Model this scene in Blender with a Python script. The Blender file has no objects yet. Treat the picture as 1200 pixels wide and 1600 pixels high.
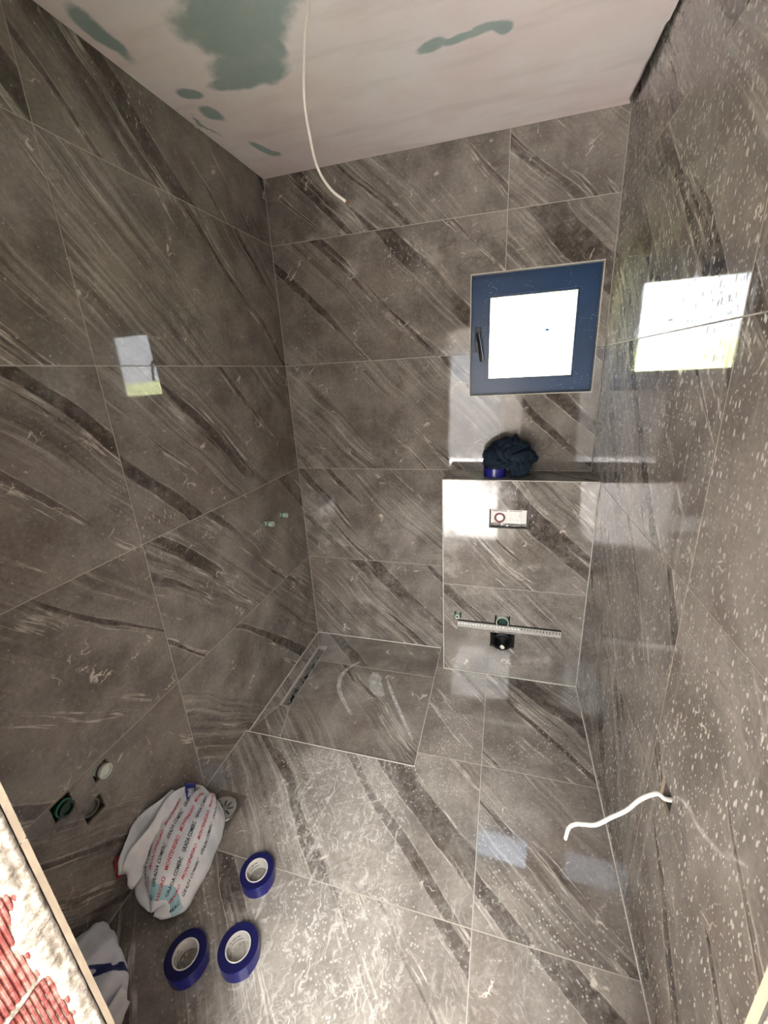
import bpy, bmesh, math, random
from mathutils import Vector, noise, Matrix
random.seed(7)
sc = bpy.context.scene
COL = sc.collection
# ------------------------------------------------------------------ camera
FPX, CX, CY = 636.43, 600.23, 795.26
CAM = Vector((1.2123, -2.2442, 1.7056))
pa, pb, pc = -0.3210, -0.2901, -0.0553
fw = Vector((math.sin(pb)*math.cos(pa), math.cos(pb)*math.cos(pa), math.sin(pa)))
rt0 = Vector((math.cos(pb), -math.sin(pb), 0)); up0 = rt0.cross(fw)
rt = math.cos(pc)*rt0 + math.sin(pc)*up0
up = -math.sin(pc)*rt0 + math.cos(pc)*up0
cam = bpy.data.cameras.new('camera'); camo = bpy.data.objects.new('camera', cam); COL.objects.link(camo)
M = Matrix.Identity(4)
for i in range(3):
    M[i][0] = rt[i]; M[i][1] = up[i]; M[i][2] = -fw[i]; M[i][3] = CAM[i]
camo.matrix_world = M
cam.sensor_fit = 'AUTO'; cam.sensor_width = 36; cam.lens = FPX/1600*36
cam.shift_x = -(CX-600)/1600; cam.shift_y = (CY-800)/1600; cam.clip_start = 0.01; cam.clip_end = 500
sc.camera = camo
# ------------------------------------------------------------------ world, sun, exposure
world = bpy.data.worlds.new('world'); sc.world = world; world.use_nodes = True
wn = world.node_tree.nodes; wl = world.node_tree.links; wn.clear()
tc = wn.new('ShaderNodeTexCoord'); sp = wn.new('ShaderNodeSeparateXYZ'); wl.new(tc.outputs['Generated'], sp.inputs[0])
cr = wn.new('ShaderNodeValToRGB'); wl.new(sp.outputs['Z'], cr.inputs[0])
cr.color_ramp.elements[0].position = 0.0; cr.color_ramp.elements[0].color = (0.93, 0.96, 1.0, 1)
cr.color_ramp.elements[1].position = 0.6; cr.color_ramp.elements[1].color = (0.66, 0.80, 1.0, 1)
bg = wn.new('ShaderNodeBackground'); wl.new(cr.outputs[0], bg.inputs['Color']); bg.inputs['Strength'].default_value = 4.0
wo = wn.new('ShaderNodeOutputWorld'); wl.new(bg.outputs[0], wo.inputs['Surface'])
sun = bpy.data.lights.new('sun', 'SUN'); suno = bpy.data.objects.new('sun', sun); COL.objects.link(suno)
sun.energy = 112; sun.angle = math.radians(1.0); sun.color = (1.0, 0.965, 0.955)
suno.rotation_euler = Vector((0.0, 0.86, -0.45)).to_track_quat('-Z', 'Y').to_euler()
vs = sc.view_settings
vs.view_transform = 'Standard'; vs.look = 'None'; vs.gamma = 1.0; vs.use_curve_mapping = False; vs.exposure = 1.08
sc.display_settings.display_device = 'sRGB'
try:
    cy = sc.cycles
    cy.use_denoising = True; cy.denoiser = 'OPENIMAGEDENOISE'
    cy.max_bounces = 14; cy.diffuse_bounces = 6; cy.glossy_bounces = 6; cy.transmission_bounces = 8; cy.transparent_max_bounces = 8
    cy.sample_clamp_indirect = 12.0; cy.caustics_reflective = False; cy.caustics_refractive = False; cy.blur_glossy = 0.5
except Exception:
    pass
# ------------------------------------------------------------------ room measures (metres)
W, H = 1.6593, 2.6695
Z0 = -0.0258                      # bottom of the first tile course
YB, XB, ZB = -0.2154, 0.9265, 1.1737   # boxed-in cistern
XS, YS = 0.8843, -0.8913          # shower recess
YF, YO = -2.030, -2.28            # doorway wall, inner and outer face
JL, JR, JT = 0.655, 1.392, 2.07   # doorway
ZS = [Z0+0.6*k for k in range(5)]+[2.70]
WX0, WX1, WZ0, WZ1 = 1.0422, 1.6216, 1.5689, 2.1303

def lin(r, g, b):
    f = lambda c: (c/255/12.92) if c/255 <= 0.04045 else ((c/255+0.055)/1.055)**2.4
    return (f(r), f(g), f(b), 1)

# ------------------------------------------------------------------ node helper
class N:
    def __init__(s, name, rough=0.5, spec=0.5, metal=0.0, col=None):
        s.m = bpy.data.materials.new(name); s.m.use_nodes = True
        s.t = s.m.node_tree; s.n = s.t.nodes; s.l = s.t.links; s.n.clear()
        s.o = s.n.new('ShaderNodeOutputMaterial'); s.b = s.n.new('ShaderNodeBsdfPrincipled')
        s.l.new(s.b.outputs[0], s.o.inputs['Surface'])
        s.b.inputs['Roughness'].default_value = rough; s.b.inputs['Metallic'].default_value = metal
        s.b.inputs['Specular IOR Level'].default_value = spec
        if col: s.b.inputs['Base Color'].default_value = col
    def put(s, sock, v):
        if v is None: return
        if hasattr(v, 'is_output') or isinstance(v, bpy.types.NodeSocket): s.l.new(v, sock)
        else: sock.default_value = v
    def math(s, op, a, b=None, c=None, clamp=False):
        n = s.n.new('ShaderNodeMath'); n.operation = op; n.use_clamp = clamp
        s.put(n.inputs[0], a); s.put(n.inputs[1], b); s.put(n.inputs[2], c); return n.outputs[0]
    def mul(s, a, b): return s.math('MULTIPLY', a, b)
    def add(s, a, b): return s.math('ADD', a, b)
    def comb(s, x, y, z=0.0):
        n = s.n.new('ShaderNodeCombineXYZ'); s.put(n.inputs[0], x); s.put(n.inputs[1], y); s.put(n.inputs[2], z); return n.outputs[0]
    def sep(s, v):
        n = s.n.new('ShaderNodeSeparateXYZ'); s.put(n.inputs[0], v); return n.outputs
    def noise(s, v, scale, detail=4, rough=0.55, dist=0.0):
        n = s.n.new('ShaderNodeTexNoise'); s.put(n.inputs['Vector'], v); n.inputs['Scale'].default_value = scale
        n.inputs['Detail'].default_value = detail; n.inputs['Roughness'].default_value = rough; n.inputs['Distortion'].default_value = dist
        return n.outputs[0]
    def voro(s, v, scale, feature='F1', rnd=1.0):
        n = s.n.new('ShaderNodeTexVoronoi'); n.feature = feature; s.put(n.inputs['Vector'], v); n.inputs['Scale'].default_value = scale
        n.inputs['Randomness'].default_value = rnd; return n.outputs
    def step(s, v, a, b):            # smooth 0..1 between a and b (a may exceed b)
        n = s.n.new('ShaderNodeMapRange'); n.interpolation_type = 'SMOOTHSTEP'; s.put(n.inputs['Value'], v)
        if a <= b:
            n.inputs['From Min'].default_value = a; n.inputs['From Max'].default_value = b
        else:
            n.inputs['From Min'].default_value = b; n.inputs['From Max'].default_value = a
            n.inputs['To Min'].default_value = 1; n.inputs['To Max'].default_value = 0
        return n.outputs[0]
    def mix(s, f, a, b):
        n = s.n.new('ShaderNodeMix'); n.data_type = 'RGBA'; s.put(n.inputs[0], f); s.put(n.inputs[6], a); s.put(n.inputs[7], b); return n.outputs[2]
    def bump(s, h, dist, strength=1.0, prev=None):
        n = s.n.new('ShaderNodeBump'); n.inputs['Distance'].default_value = dist; n.inputs['Strength'].default_value = strength
        s.put(n.inputs['Height'], h)
        if prev: s.l.new(prev, n.inputs['Normal'])
        return n.outputs[0]
    def uv(s):
        n = s.n.new('ShaderNodeTexCoord'); return n.outputs['UV']
    def obj(s):
        n = s.n.new('ShaderNodeTexCoord'); return n.outputs['Object']
    def pos(s):
        n = s.n.new('ShaderNodeNewGeometry'); return n.outputs['Position']
    def set(s, **k):
        for a, v in k.items(): s.put(s.b.inputs[a.replace('_', ' ')], v)
        return s.m

def simple(name, rgb, rough=0.5, metal=0.0, spec=0.5, var=0.12, scale=30, bump=0.0):
    m = N(name, rough, spec, metal)
    p = m.obj(); nz = m.noise(p, scale, 5)
    c = lin(*rgb); d = tuple(x*(1-var*2) for x in c[:3])+(1,); e = tuple(min(1, x*(1+var)) for x in c[:3])+(1,)
    m.set(Base_Color=m.mix(nz, d, e))
    if bump: m.set(Normal=m.bump(nz, bump))
    return m.m

# ------------------------------------------------------------------ polished stone-look porcelain
def stone(name, splash=0.0, haze=False, bias=0.0, dust_light=0.0):
    m = N(name, 0.06, 0.5)
    u, v, w = m.sep(m.uv())[:3]
    a = math.radians(45); ca, sa = math.cos(a), math.sin(a)
    wv = m.comb(u, v, 0.0)
    wp = m.noise(wv, 1.7, 2, 0.5); wp = m.math('SUBTRACT', wp, 0.5)
    wf = m.noise(wv, 13.0, 4, 0.6); wf = m.math('SUBTRACT', wf, 0.5)
    s = m.math('SUBTRACT', m.mul(u, ca), m.mul(v, sa))
    t = m.add(m.mul(u, sa), m.mul(v, ca))
    t = m.add(t, m.add(m.mul(wp, 0.11), m.mul(wf, 0.012)))
    # cloudy ground
    cloud = m.noise(wv, 5.0, 7, 0.62)
    ground = m.mix(m.step(cloud, 0.32, 0.70), lin(103, 97, 91), lin(141, 135, 127))
    rusty = m.noise(m.comb(u, v, 3.3), 2.2, 3)
    ground = m.mix(m.mul(m.step(rusty, 0.52, 0.68), 0.45), ground, lin(116, 105, 95))
    # broad zones where the layering shows
    zone = m.noise(m.comb(m.mul(s, 0.35), m.mul(t, 2.8), 0.0), 1.0, 2, 0.5)
    inz = m.step(zone, 0.46, 0.58)
    lay = m.noise(m.comb(m.mul(s, 1.3), m.mul(t, 34.0), 1.0), 1.0, 7, 0.7)
    lay2 = m.noise(m.comb(m.mul(s, 2.6), m.mul(t, 85.0), 2.0), 1.0, 3, 0.6)
    c = m.mix(m.mul(inz, m.mul(m.step(lay, 0.50, 0.70), 0.62)), ground, lin(184, 181, 173))
    c = m.mix(m.mul(inz, m.mul(m.step(lay, 0.50, 0.36), 0.62)), c, lin(76, 70, 64))
    c = m.mix(m.mul(inz, m.mul(m.step(lay2, 0.58, 0.66), 0.35)), c, lin(198, 194, 184))
    # dark ragged bands
    bnd = m.noise(m.comb(m.mul(s, 0.36), m.mul(t, 8.0), 5.0), 1.0, 5, 0.55)
    dark = m.mul(m.step(bnd, 0.582, 0.606), m.add(0.55, m.mul(m.step(m.noise(wv, 26, 4), 0.35, 0.65), 0.40)))
    dark = m.mul(dark, m.step(m.noise(m.comb(m.mul(s, 1.4), m.mul(t, 3.0), 9.0), 1.0, 3), 0.33, 0.47))
    c = m.mix(dark, c, lin(64, 56, 50))
    edge = m.mul(m.step(m.math('ABSOLUTE', m.math('SUBTRACT', bnd, 0.573)), 0.009, 0.003), 0.65)
    edge = m.mul(edge, m.step(m.noise(wv, 9.0, 3), 0.40, 0.62))
    c = m.mix(edge, c, lin(205, 198, 186))
    grit = m.noise(wv, 75.0, 6, 0.75)
    c = m.mix(m.mul(m.step(grit, 0.50, 0.36), 0.28), c, lin(74, 68, 60)); c = m.mix(m.mul(m.step(grit, 0.54, 0.68), 0.30), c, lin(186, 182, 172))
    # stray curly shell marks and cracks
    cw = m.comb(m.add(u, m.mul(wf, 0.16)), m.add(v, m.mul(wf, 0.12)), 0.0)
    crk = m.voro(cw, 10.0, 'DISTANCE_TO_EDGE')[0]
    msk = m.step(m.noise(m.comb(u, v, 7.0), 9.0, 2), 0.60, 0.68)
    c = m.mix(m.mul(m.mul(m.step(crk, 0.028, 0.008), msk), 0.75), c, lin(212, 203, 190))
    crd = m.voro(m.comb(m.add(u, m.mul(wf, 0.2)), v, 4.0), 11.0, 'DISTANCE_TO_EDGE')[0]
    msd = m.step(m.noise(m.comb(u, v, 17.0), 4.0, 2), 0.56, 0.68)
    c = m.mix(m.mul(m.mul(m.step(crd, 0.05, 0.01), msd), 0.35), c, lin(70, 61, 53))
    vo = m.voro(m.comb(u, v, 0.0), 55.0)
    spk = m.mul(m.step(vo[0], 0.17, 0.10), m.step(m.sep(vo[1])[0], 0.86, 0.90))
    c = m.mix(m.mul(spk, 0.6), c, lin(206, 199, 186))
    if bias: c = m.mix(abs(bias), c, lin(225, 222, 214) if bias > 0 else lin(60, 53, 45))
    rough = 0.035
    dusty = m.noise(m.comb(u, v, 30.0), 3.0, 5, 0.65)
    P = m.pos(); px, py, pz = m.sep(P)[:3]
    film = m.mul(m.step(dusty, 0.50, 0.74), 0.10)
    h = m.noise(m.comb(u, v, 0.0), 2.2, 1)
    nrm = m.bump(h, 0.0022, 1.0)
    if splash > 0:                       # dried plaster splashes running down the wall
        hv = m.add(px, py)
        q = m.noise(m.comb(m.mul(hv, 2.0), m.mul(pz, 1.4), 0.0), 1.0, 3)
        dens = m.math('MAXIMUM', m.step(q, 0.60-0.24*splash, 0.80-0.24*splash), 0.5*splash**2)
        v1 = m.voro(m.comb(m.mul(hv, 88.0), m.mul(pz, 34.0), 0.0), 1.0)
        d1 = m.mul(m.step(v1[0], 0.34, 0.20), m.step(m.sep(v1[1])[1], 0.60, 0.66))
        v2 = m.voro(m.comb(m.mul(hv, 190.0), m.mul(pz, 85.0), 3.0), 1.0)
        d2 = m.mul(m.step(v2[0], 0.36, 0.22), m.step(m.sep(v2[1])[1], 0.72, 0.78))
        v3 = m.voro(m.comb(m.mul(m.add(hv, m.mul(wf, 0.03)), 26.0), m.mul(pz, 5.0), 6.0), 1.0)
        d3 = m.mul(m.step(v3[0], 0.12, 0.05), m.step(m.sep(v3[1])[1], 0.80, 0.84))
        d = m.mul(m.math('MAXIMUM', m.math('MAXIMUM', d1, d2), d3), dens)
        film = m.math('MAXIMUM', film, m.mul(d, 0.80))
        strk = m.noise(m.comb(m.mul(hv, 26.0), m.mul(pz, 1.3), 8.0), 1.0, 5, 0.6)
        film = m.math('MAXIMUM', film, m.mul(m.step(strk, 0.50, 0.78), 0.30*splash))
    if haze:                             # trodden grout residue on the floor
        def blob(x, y, rx, ry, ang=0.0):
            ca_, sa_ = math.cos(ang), math.sin(ang)
            dx = m.math('SUBTRACT', px, x); dy = m.math('SUBTRACT', py, y)
            e1 = m.math('DIVIDE', m.add(m.mul(dx, ca_), m.mul(dy, sa_)), rx)
            e2 = m.math('DIVIDE', m.math('SUBTRACT', m.mul(dy, ca_), m.mul(dx, sa_)), ry)
            r = m.math('SQRT', m.add(m.mul(e1, e1), m.mul(e2, e2)))
            r = m.add(r, m.mul(m.math('SUBTRACT', m.noise(P, 5.0, 4), 0.5), 0.9))
            return m.step(r, 1.05, 0.55)
        z1 = m.math('MAXIMUM', blob(0.62, -1.15, 0.36, 0.30), blob(0.74, -1.62, 0.34, 0.42))
        z1 = m.math('MAXIMUM', z1, m.mul(blob(1.25, -1.65, 0.4, 0.5), 0.5))
        z1 = m.math('MAXIMUM', z1, m.mul(blob(1.15, -0.95, 0.4, 0.3), 0.3))
        w2 = m.noise(P, 9.0, 3); w2 = m.math('SUBTRACT', w2, 0.5)
        sw = m.noise(m.comb(m.mul(m.add(m.add(px, m.mul(py, 0.5)), m.mul(w2, 0.22)), 58.0), m.mul(m.add(m.math('SUBTRACT', py, m.mul(px, 0.5)), m.mul(w2, 0.3)), 14.0), 0.0), 1.0, 5, 0.7)
        sw2 = m.noise(m.comb(m.mul(m.add(m.math('SUBTRACT', px, m.mul(py, 0.9)), m.mul(w2, 0.25)), 44.0), m.mul(m.add(py, m.mul(w2, 0.3)), 12.0), 4.0), 1.0, 5, 0.7)
        swirl = m.math('MAXIMUM', m.step(sw, 0.50, 0.66), m.mul(m.step(sw2, 0.53, 0.68), 0.8))
        vf = m.voro(m.comb(px, py, 0.0), 95.0)
        dots = m.mul(m.step(vf[0], 0.40, 0.24), m.step(m.sep(vf[1])[0], 0.62, 0.70))
        dmask = m.step(m.noise(P, 4.2, 4), 0.46, 0.58)
        lean = m.math('MAXIMUM', m.mul(swirl, 0.62), m.mul(m.mul(dots, dmask), 0.75))
        film = m.math('MAXIMUM', film, m.math('MINIMUM', m.mul(z1, m.add(0.12, m.mul(lean, 0.78))), 0.62))
        film = m.math('MAXIMUM', film, m.mul(m.mul(dots, m.step(m.noise(P, 2.6, 3), 0.50, 0.60)), 0.5))
        film = m.math('MAXIMUM', film, m.mul(m.step(m.noise(P, 30, 5, 0.7), 0.60, 0.72), 0.3))
    if dust_light > 0:
        film = m.math('MAXIMUM', film, m.mul(m.step(m.noise(m.comb(m.mul(u, 4.0), m.mul(v, 4.0), 11.0), 1.0, 6, 0.7), 0.52, 0.75), dust_light))
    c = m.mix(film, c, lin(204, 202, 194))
    rr = m.add(rough, m.mul(film, 0.75))
    m.set(Base_Color=c, Roughness=rr, Normal=nrm, Specular_IOR_Level=m.mul(m.math('SUBTRACT', 1.0, m.math('MINIMUM', m.mul(film, 1.25), 1.0)), 0.5))
    return m.m

M_STONE = stone('polished_stone_tile', splash=0.12)
M_STONE_BACK = stone('polished_stone_tile_back', splash=0.25, dust_light=0.36)  # real dust film, strengthened so its pale colour also brightens this wall
M_STONE_SPL = stone('polished_stone_tile_splashed', splash=1.0)
M_STONE_FLOOR = stone('polished_stone_tile_floor', haze=True)
M_STONE_SHOWER = stone('polished_stone_tile_shower', dust_light=0.14, bias=-0.16)
M_BISCUIT = simple('tile_biscuit', (150, 137, 118), 0.85, bump=0.001)
M_GROUT = simple('pale_grout', (172, 167, 156), 0.85)
M_GROUTW = simple('white_grout', (205, 202, 192), 0.8, var=0.15, scale=60)
M_SCREED = simple('dark_adhesive', (70, 66, 60), 0.95, bump=0.004)
M_WHITEPL = simple('hall_plaster', (216, 213, 210), 0.9, var=0.03, scale=4)
M_HALLFLOOR = simple('hall_screed', (192, 189, 185), 0.9, var=0.06, scale=5)
M_BLACK = simple('black_plastic', (14, 15, 16), 0.35, var=0.05)
M_GREENP = simple('green_pipe_plastic', (62, 138, 108), 0.4, var=0.1)
M_GREEND = simple('dark_green_plug', (14, 50, 40), 0.35, var=0.25)
M_PALEP = simple('pale_pipe_cap', (205, 212, 200), 0.45, var=0.15, scale=120)
M_STEEL = simple('brushed_steel', (176, 176, 172), 0.28, metal=1.0, var=0.1, scale=80)
M_WHITEP = simple('white_plastic', (232, 230, 224), 0.4, var=0.06, scale=60)
M_CABLE = simple('white_cable_sheath', (224, 221, 212), 0.55, var=0.05, scale=40)
M_COPPER = simple('copper_core', (190, 110, 60), 0.35, metal=1.0)

# ------------------------------------------------------------------ mesh helpers
def link(name, me, mats, parent=None, label=None, cat=None, kind=None, group=None, loc=None):
    o = bpy.data.objects.new(name, me); COL.objects.link(o)
    if mats:
        for mt in (mats if isinstance(mats, (list, tuple)) else [mats]): me.materials.append(mt)
    if parent: o.parent = parent
    if loc: o.location = loc
    tag(o, label, cat, kind, group); return o
def tag(o, label=None, cat=None, kind=None, group=None):
    if label: o['label'] = label
    if cat: o['category'] = cat
    if kind: o['kind'] = kind
    if group: o['group'] = group
    return o
def root(name, loc, label, cat, group=None):
    o = bpy.data.objects.new(name, None); COL.objects.link(o); o.location = loc; o.empty_display_size = 0.05
    return tag(o, label, cat, None, group)
def mesh(name, vs, fs, smooth=False, mi=None):
    me = bpy.data.meshes.new(name); me.from_pydata([tuple(v) for v in vs], [], fs); me.update()
    if smooth:
        for p in me.polygons: p.use_smooth = True
    if mi:
        for p, k in zip(me.polygons, mi): p.material_index = k
    return me
def from_bm(name, bm, smooth=False):
    bmesh.ops.recalc_face_normals(bm, faces=bm.faces)
    me = bpy.data.meshes.new(name); bm.to_mesh(me); bm.free()
    if smooth:
        for p in me.polygons: p.use_smooth = True
    return me
def bm_box(bm, a, b, bev=0.0, seg=2):
    r = bmesh.ops.create_cube(bm, size=1)['verts']
    for v in r:
        v.co = Vector([(a[i]+b[i])/2+v.co[i]*(b[i]-a[i]) for i in range(3)])
    if bev:
        es = list({e for v in r for e in v.link_edges})
        bmesh.ops.bevel(bm, geom=es, offset=bev, segments=seg, affect='EDGES', profile=0.7)
def box_me(name, a, b, bev=0.0, seg=2):
    bm = bmesh.new(); bm_box(bm, a, b, bev, seg); return from_bm(name, bm)
def lathe(name, prof, n=40, axis='z', smooth=True, origin=(0, 0, 0)):
    """prof: list of (r, h); closed ring profile if first==last"""
    vs, fs = [], []
    k = len(prof)
    for i in range(n):
        a = 2*math.pi*i/n
        for r, h in prof:
            p = (r*math.cos(a), r*math.sin(a), h)
            if axis == 'x': p = (h, r*math.cos(a), r*math.sin(a))
            if axis == '-y': p = (r*math.cos(a), -h, r*math.sin(a))
            vs.append((p[0]+origin[0], p[1]+origin[1], p[2]+origin[2]))
    for i in range(n):
        for j in range(k-1):
            a, b = i*k+j, ((i+1) % n)*k+j
            fs.append((a, b, b+1, a+1))
    bm = bmesh.new(); me = mesh(name, vs, fs); bm.from_mesh(me); bpy.data.meshes.remove(me)
    bmesh.ops.remove_doubles(bm, verts=bm.verts, dist=1e-6)
    me = from_bm(name, bm)
    for p in me.polygons: p.use_smooth = smooth
    if smooth:
        try: me.set_sharp_from_angle(angle=math.radians(40))
        except Exception: pass
    return me
def catmull(pts, k=8):
    P = [Vector(p) for p in pts]; P = [2*P[0]-P[1]]+P+[2*P[-1]-P[-2]]; out = []
    for i in range(1, len(P)-2):
        for j in range(k):
            t = j/k; a, b, c, d = P[i-1], P[i], P[i+1], P[i+2]
            out.append(0.5*((2*b)+(c-a)*t+(2*a-5*b+4*c-d)*t*t+(3*b-a-3*c+d)*t**3))
    out.append(P[-2]); return out
def tube(name, pts, r, n=10, k=8, rad=None):
    C = catmull(pts, k); vs, fs = [], []
    prev = None
    for i, p in enumerate(C):
        d = (C[min(i+1, len(C)-1)]-C[max(i-1, 0)]).normalized()
        if prev is None: s = d.orthogonal().normalized()
        else: s = (prev-d*prev.dot(d)).normalized()
        prev = s; q = d.cross(s)
        rr = r if rad is None else rad(i/(len(C)-1))
        for j in range(n):
            a = 2*math.pi*j/n; vs.append(p+s*math.cos(a)*rr+q*math.sin(a)*rr)
    for i in range(len(C)-1):
        for j in range(n): fs.append((i*n+j, i*n+(j+1) % n, (i+1)*n+(j+1) % n, (i+1)*n+j))
    fs.append(tuple(range(n))[::-1]); fs.append(tuple((len(C)-1)*n+j for j in range(n)))
    return mesh(name, vs, fs, True)

# ------------------------------------------------------------------ wall frames and tiling
class F:
    def __init__(s, O, U, V, Nn): s.O, s.U, s.V, s.N = Vector(O), Vector(U), Vector(V), Vector(Nn)
    def p(s, u, v, d=0.0): return s.O+s.U*u+s.V*v+s.N*d
BACK = F((0, 0, 0), (1, 0, 0), (0, 0, 1), (0, -1, 0))
LEFT = F((0, 0, 0), (0, 1, 0), (0, 0, 1), (1, 0, 0))
RIGHT = F((W, 0, 0), (0, -1, 0), (0, 0, 1), (-1, 0, 0))
FRONT = F((0, YF, 0), (-1, 0, 0), (0, 0, 1), (0, 1, 0))
BOXF = F((0, YB, 0), (1, 0, 0), (0, 0, 1), (0, -1, 0))
BOXT = F((0, 0, ZB), (1, 0, 0), (0, 1, 0), (0, 0, 1))
BOXL = F((XB, 0, 0), (0, -1, 0), (0, 0, 1), (-1, 0, 0))
FLOOR = F((0, 0, 0), (1, 0, 0), (0, 1, 0), (0, 0, 1))
SHOW = F((0, 0, -0.025), (1, 0, 0), (0, 1, 0), (0, 0, 1))

def sheet(name, fr, rect, holes=(), front=0.0, thick=0.008, uvo=(0, 0), tilt=(0, 0), bow=(0, 0), back=False, flip=False):
    """a slab with rectangular cut-outs; material 0 on its face, 1 on its cut edges"""
    u0, u1, v0, v1 = rect
    us = sorted({u0, u1} | {max(u0, min(u1, h[i])) for h in holes for i in (0, 1)})
    vv = sorted({v0, v1} | {max(v0, min(v1, h[i])) for h in holes for i in (2, 3)})
    def solid(i, j):
        if i < 0 or j < 0 or i >= len(us)-1 or j >= len(vv)-1: return False
        a, b = (us[i]+us[i+1])/2, (vv[j]+vv[j+1])/2
        return not any(h[0] < a < h[1] and h[2] < b < h[3] for h in holes)
    vs, fs, mi, idx, uvs, nr = [], [], [], {}, [], []
    def V(i, j, k):
        key = (i, j, k)
        if key not in idx:
            idx[key] = len(vs); vs.append(fr.p(us[i], vv[j], front-(thick if k else 0)))
        return idx[key]
    uc, vc = (u0+u1)/2, (v0+v1)/2
    hand = fr.U.cross(fr.V).dot(fr.N) > 0
    def face(q, m):
        if not hand: q = q[::-1]
        fs.append(tuple(V(*x) for x in q)); mi.append(m)
        for (i, j, k) in q:
            uu, w_ = us[i], vv[j]
            if flip: uvs.append((uvo[0]-uu, uvo[1]-w_))
            else: uvs.append((uu+uvo[0], w_+uvo[1]))
            if m == 0 and k == 0:
                nr.append((fr.N+fr.U*(tilt[0]+bow[0]*(uu-uc))+fr.V*(tilt[1]+bow[1]*(w_-vc))).normalized())
            else: nr.append(None)
    for i in range(len(us)-1):
        for j in range(len(vv)-1):
            if not solid(i, j): continue
            face([(i, j, 0), (i+1, j, 0), (i+1, j+1, 0), (i, j+1, 0)], 0)
            if back: face([(i, j, 1), (i, j+1, 1), (i+1, j+1, 1), (i+1, j, 1)], 1)
            if not solid(i, j-1): face([(i, j, 1), (i+1, j, 1), (i+1, j, 0), (i, j, 0)], 1)
            if not solid(i, j+1): face([(i, j+1, 0), (i+1, j+1, 0), (i+1, j+1, 1), (i, j+1, 1)], 1)
            if not solid(i-1, j): face([(i, j, 0), (i, j+1, 0), (i, j+1, 1), (i, j, 1)], 1)
            if not solid(i+1, j): face([(i+1, j, 1), (i+1, j+1, 1), (i+1, j+1, 0), (i+1, j, 0)], 1)
    me = mesh(name, vs, fs, False, mi)
    ul = me.uv_layers.new(name='UVMap')
    for k, q in enumerate(uvs): ul.data[k].uv = q
    if tilt != (0, 0) or bow != (0, 0):
        for p in me.polygons: p.use_smooth = p.material_index == 0
        ns = []
        for p in me.polygons:
            for li in p.loop_indices: ns.append(tuple(nr[li] if nr[li] else p.normal))
        me.normals_split_custom_set(ns)
    return me

G = 0.0017   # half joint
def tiles(parent, fr, rects, mat, holes=(), special=None, thick=0.008):
    special = special or {}
    for k, r in enumerate(rects):
        rng = random.Random(hash((round(r[0], 3), round(r[2], 3), fr.N[:])) & 0xffff)
        rr = (r[0]+G, r[1]-G, r[2]+G, r[3]-G)
        hs = [h for h in holes if h[0] < r[1] and h[1] > r[0] and h[2] < r[3] and h[3] > r[2]]
        sp_ = special.get(k, {})
        uvo = sp_.get('uvo', (rng.uniform(-20, 20), rng.uniform(-20, 20)))
        tl = sp_.get('tilt', (rng.uniform(-0.003, 0.003), rng.uniform(-0.003, 0.003)))
        bw = sp_.get('bow', (rng.uniform(-0.004, 0.004), rng.uniform(-0.004, 0.004)))
        me = sheet('tile', fr, rr, hs, 0.0, thick, uvo, tl, bw, flip=sp_.get('flip', False))
        link('tile', me, [sp_.get('mat', mat), M_BISCUIT], parent)
def grout(parent, fr, rect, holes=(), mat=None, depth=-0.0010, thick=0.005):
    e = 0.0008; holes = [(h[0]-e, h[1]+e, h[2]-e, h[3]+e) for h in holes]
    link('grout', sheet('grout', fr, rect, holes, depth, thick), [mat or M_GROUT, mat or M_GROUT], parent)

# ---- back wall (window opening goes right through)
win_hole = (WX0, WX1, WZ0, WZ1)
wb = link('wall_back', sheet('wall_back', BACK, (-0.12, W+0.12, -0.12, 2.80), [win_hole], -0.008, 0.105, back=True), [M_SCREED, M_WHITEPL], kind='structure')
hb = [win_hole]
rb = []
for i in range(5):
    z0, z1 = ZS[i], ZS[i+1]
    rb += [(0, 1.1997, z0, z1), (1.1997, W, z0, z1)]
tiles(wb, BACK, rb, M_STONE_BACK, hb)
grout(wb, BACK, (0, W, Z0, 2.70), hb)
# ---- left wall with its pipe holes
LH = [(-0.4430, -0.4090, 0.945, 0.981), (-0.2850, -0.2510, 0.940, 0.976), (-1.585, -1.533, 0.508, 0.556), (-1.712, -1.655, 0.508, 0.566), (-1.644, -1.580, 0.400, 0.462)]
wl_ = link('wall_left', sheet('wall_left', LEFT, (YF, 0.0, -0.12, 2.80), LH, -0.008, 0.06, back=True), [M_SCREED, M_SCREED], kind='structure')
link('masonry', box_me('masonry', (-0.20, YO, -0.12), (-0.0685, 0.0, 2.80)), M_SCREED, wl_)
rl = []
for i in range(5):
    rl += [(-1.2015, 0, ZS[i], ZS[i+1]), (YF, -1.2015, ZS[i], ZS[i+1])]
spl = {4: dict(tilt=(-0.045, 0.0), bow=(0.004, 0.0)), 6: dict(tilt=(-0.043, 0.001), bow=(0.004, 0.002)),
       5: dict(tilt=(-0.018, 0.0), bow=(0.0, 0.0)), 7: dict(tilt=(-0.018, 0.002), bow=(0.0, 0.0))}
tiles(wl_, LEFT, rl, M_STONE, LH, spl)
grout(wl_, LEFT, (YF, 0, Z0, 2.70), LH)
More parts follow.
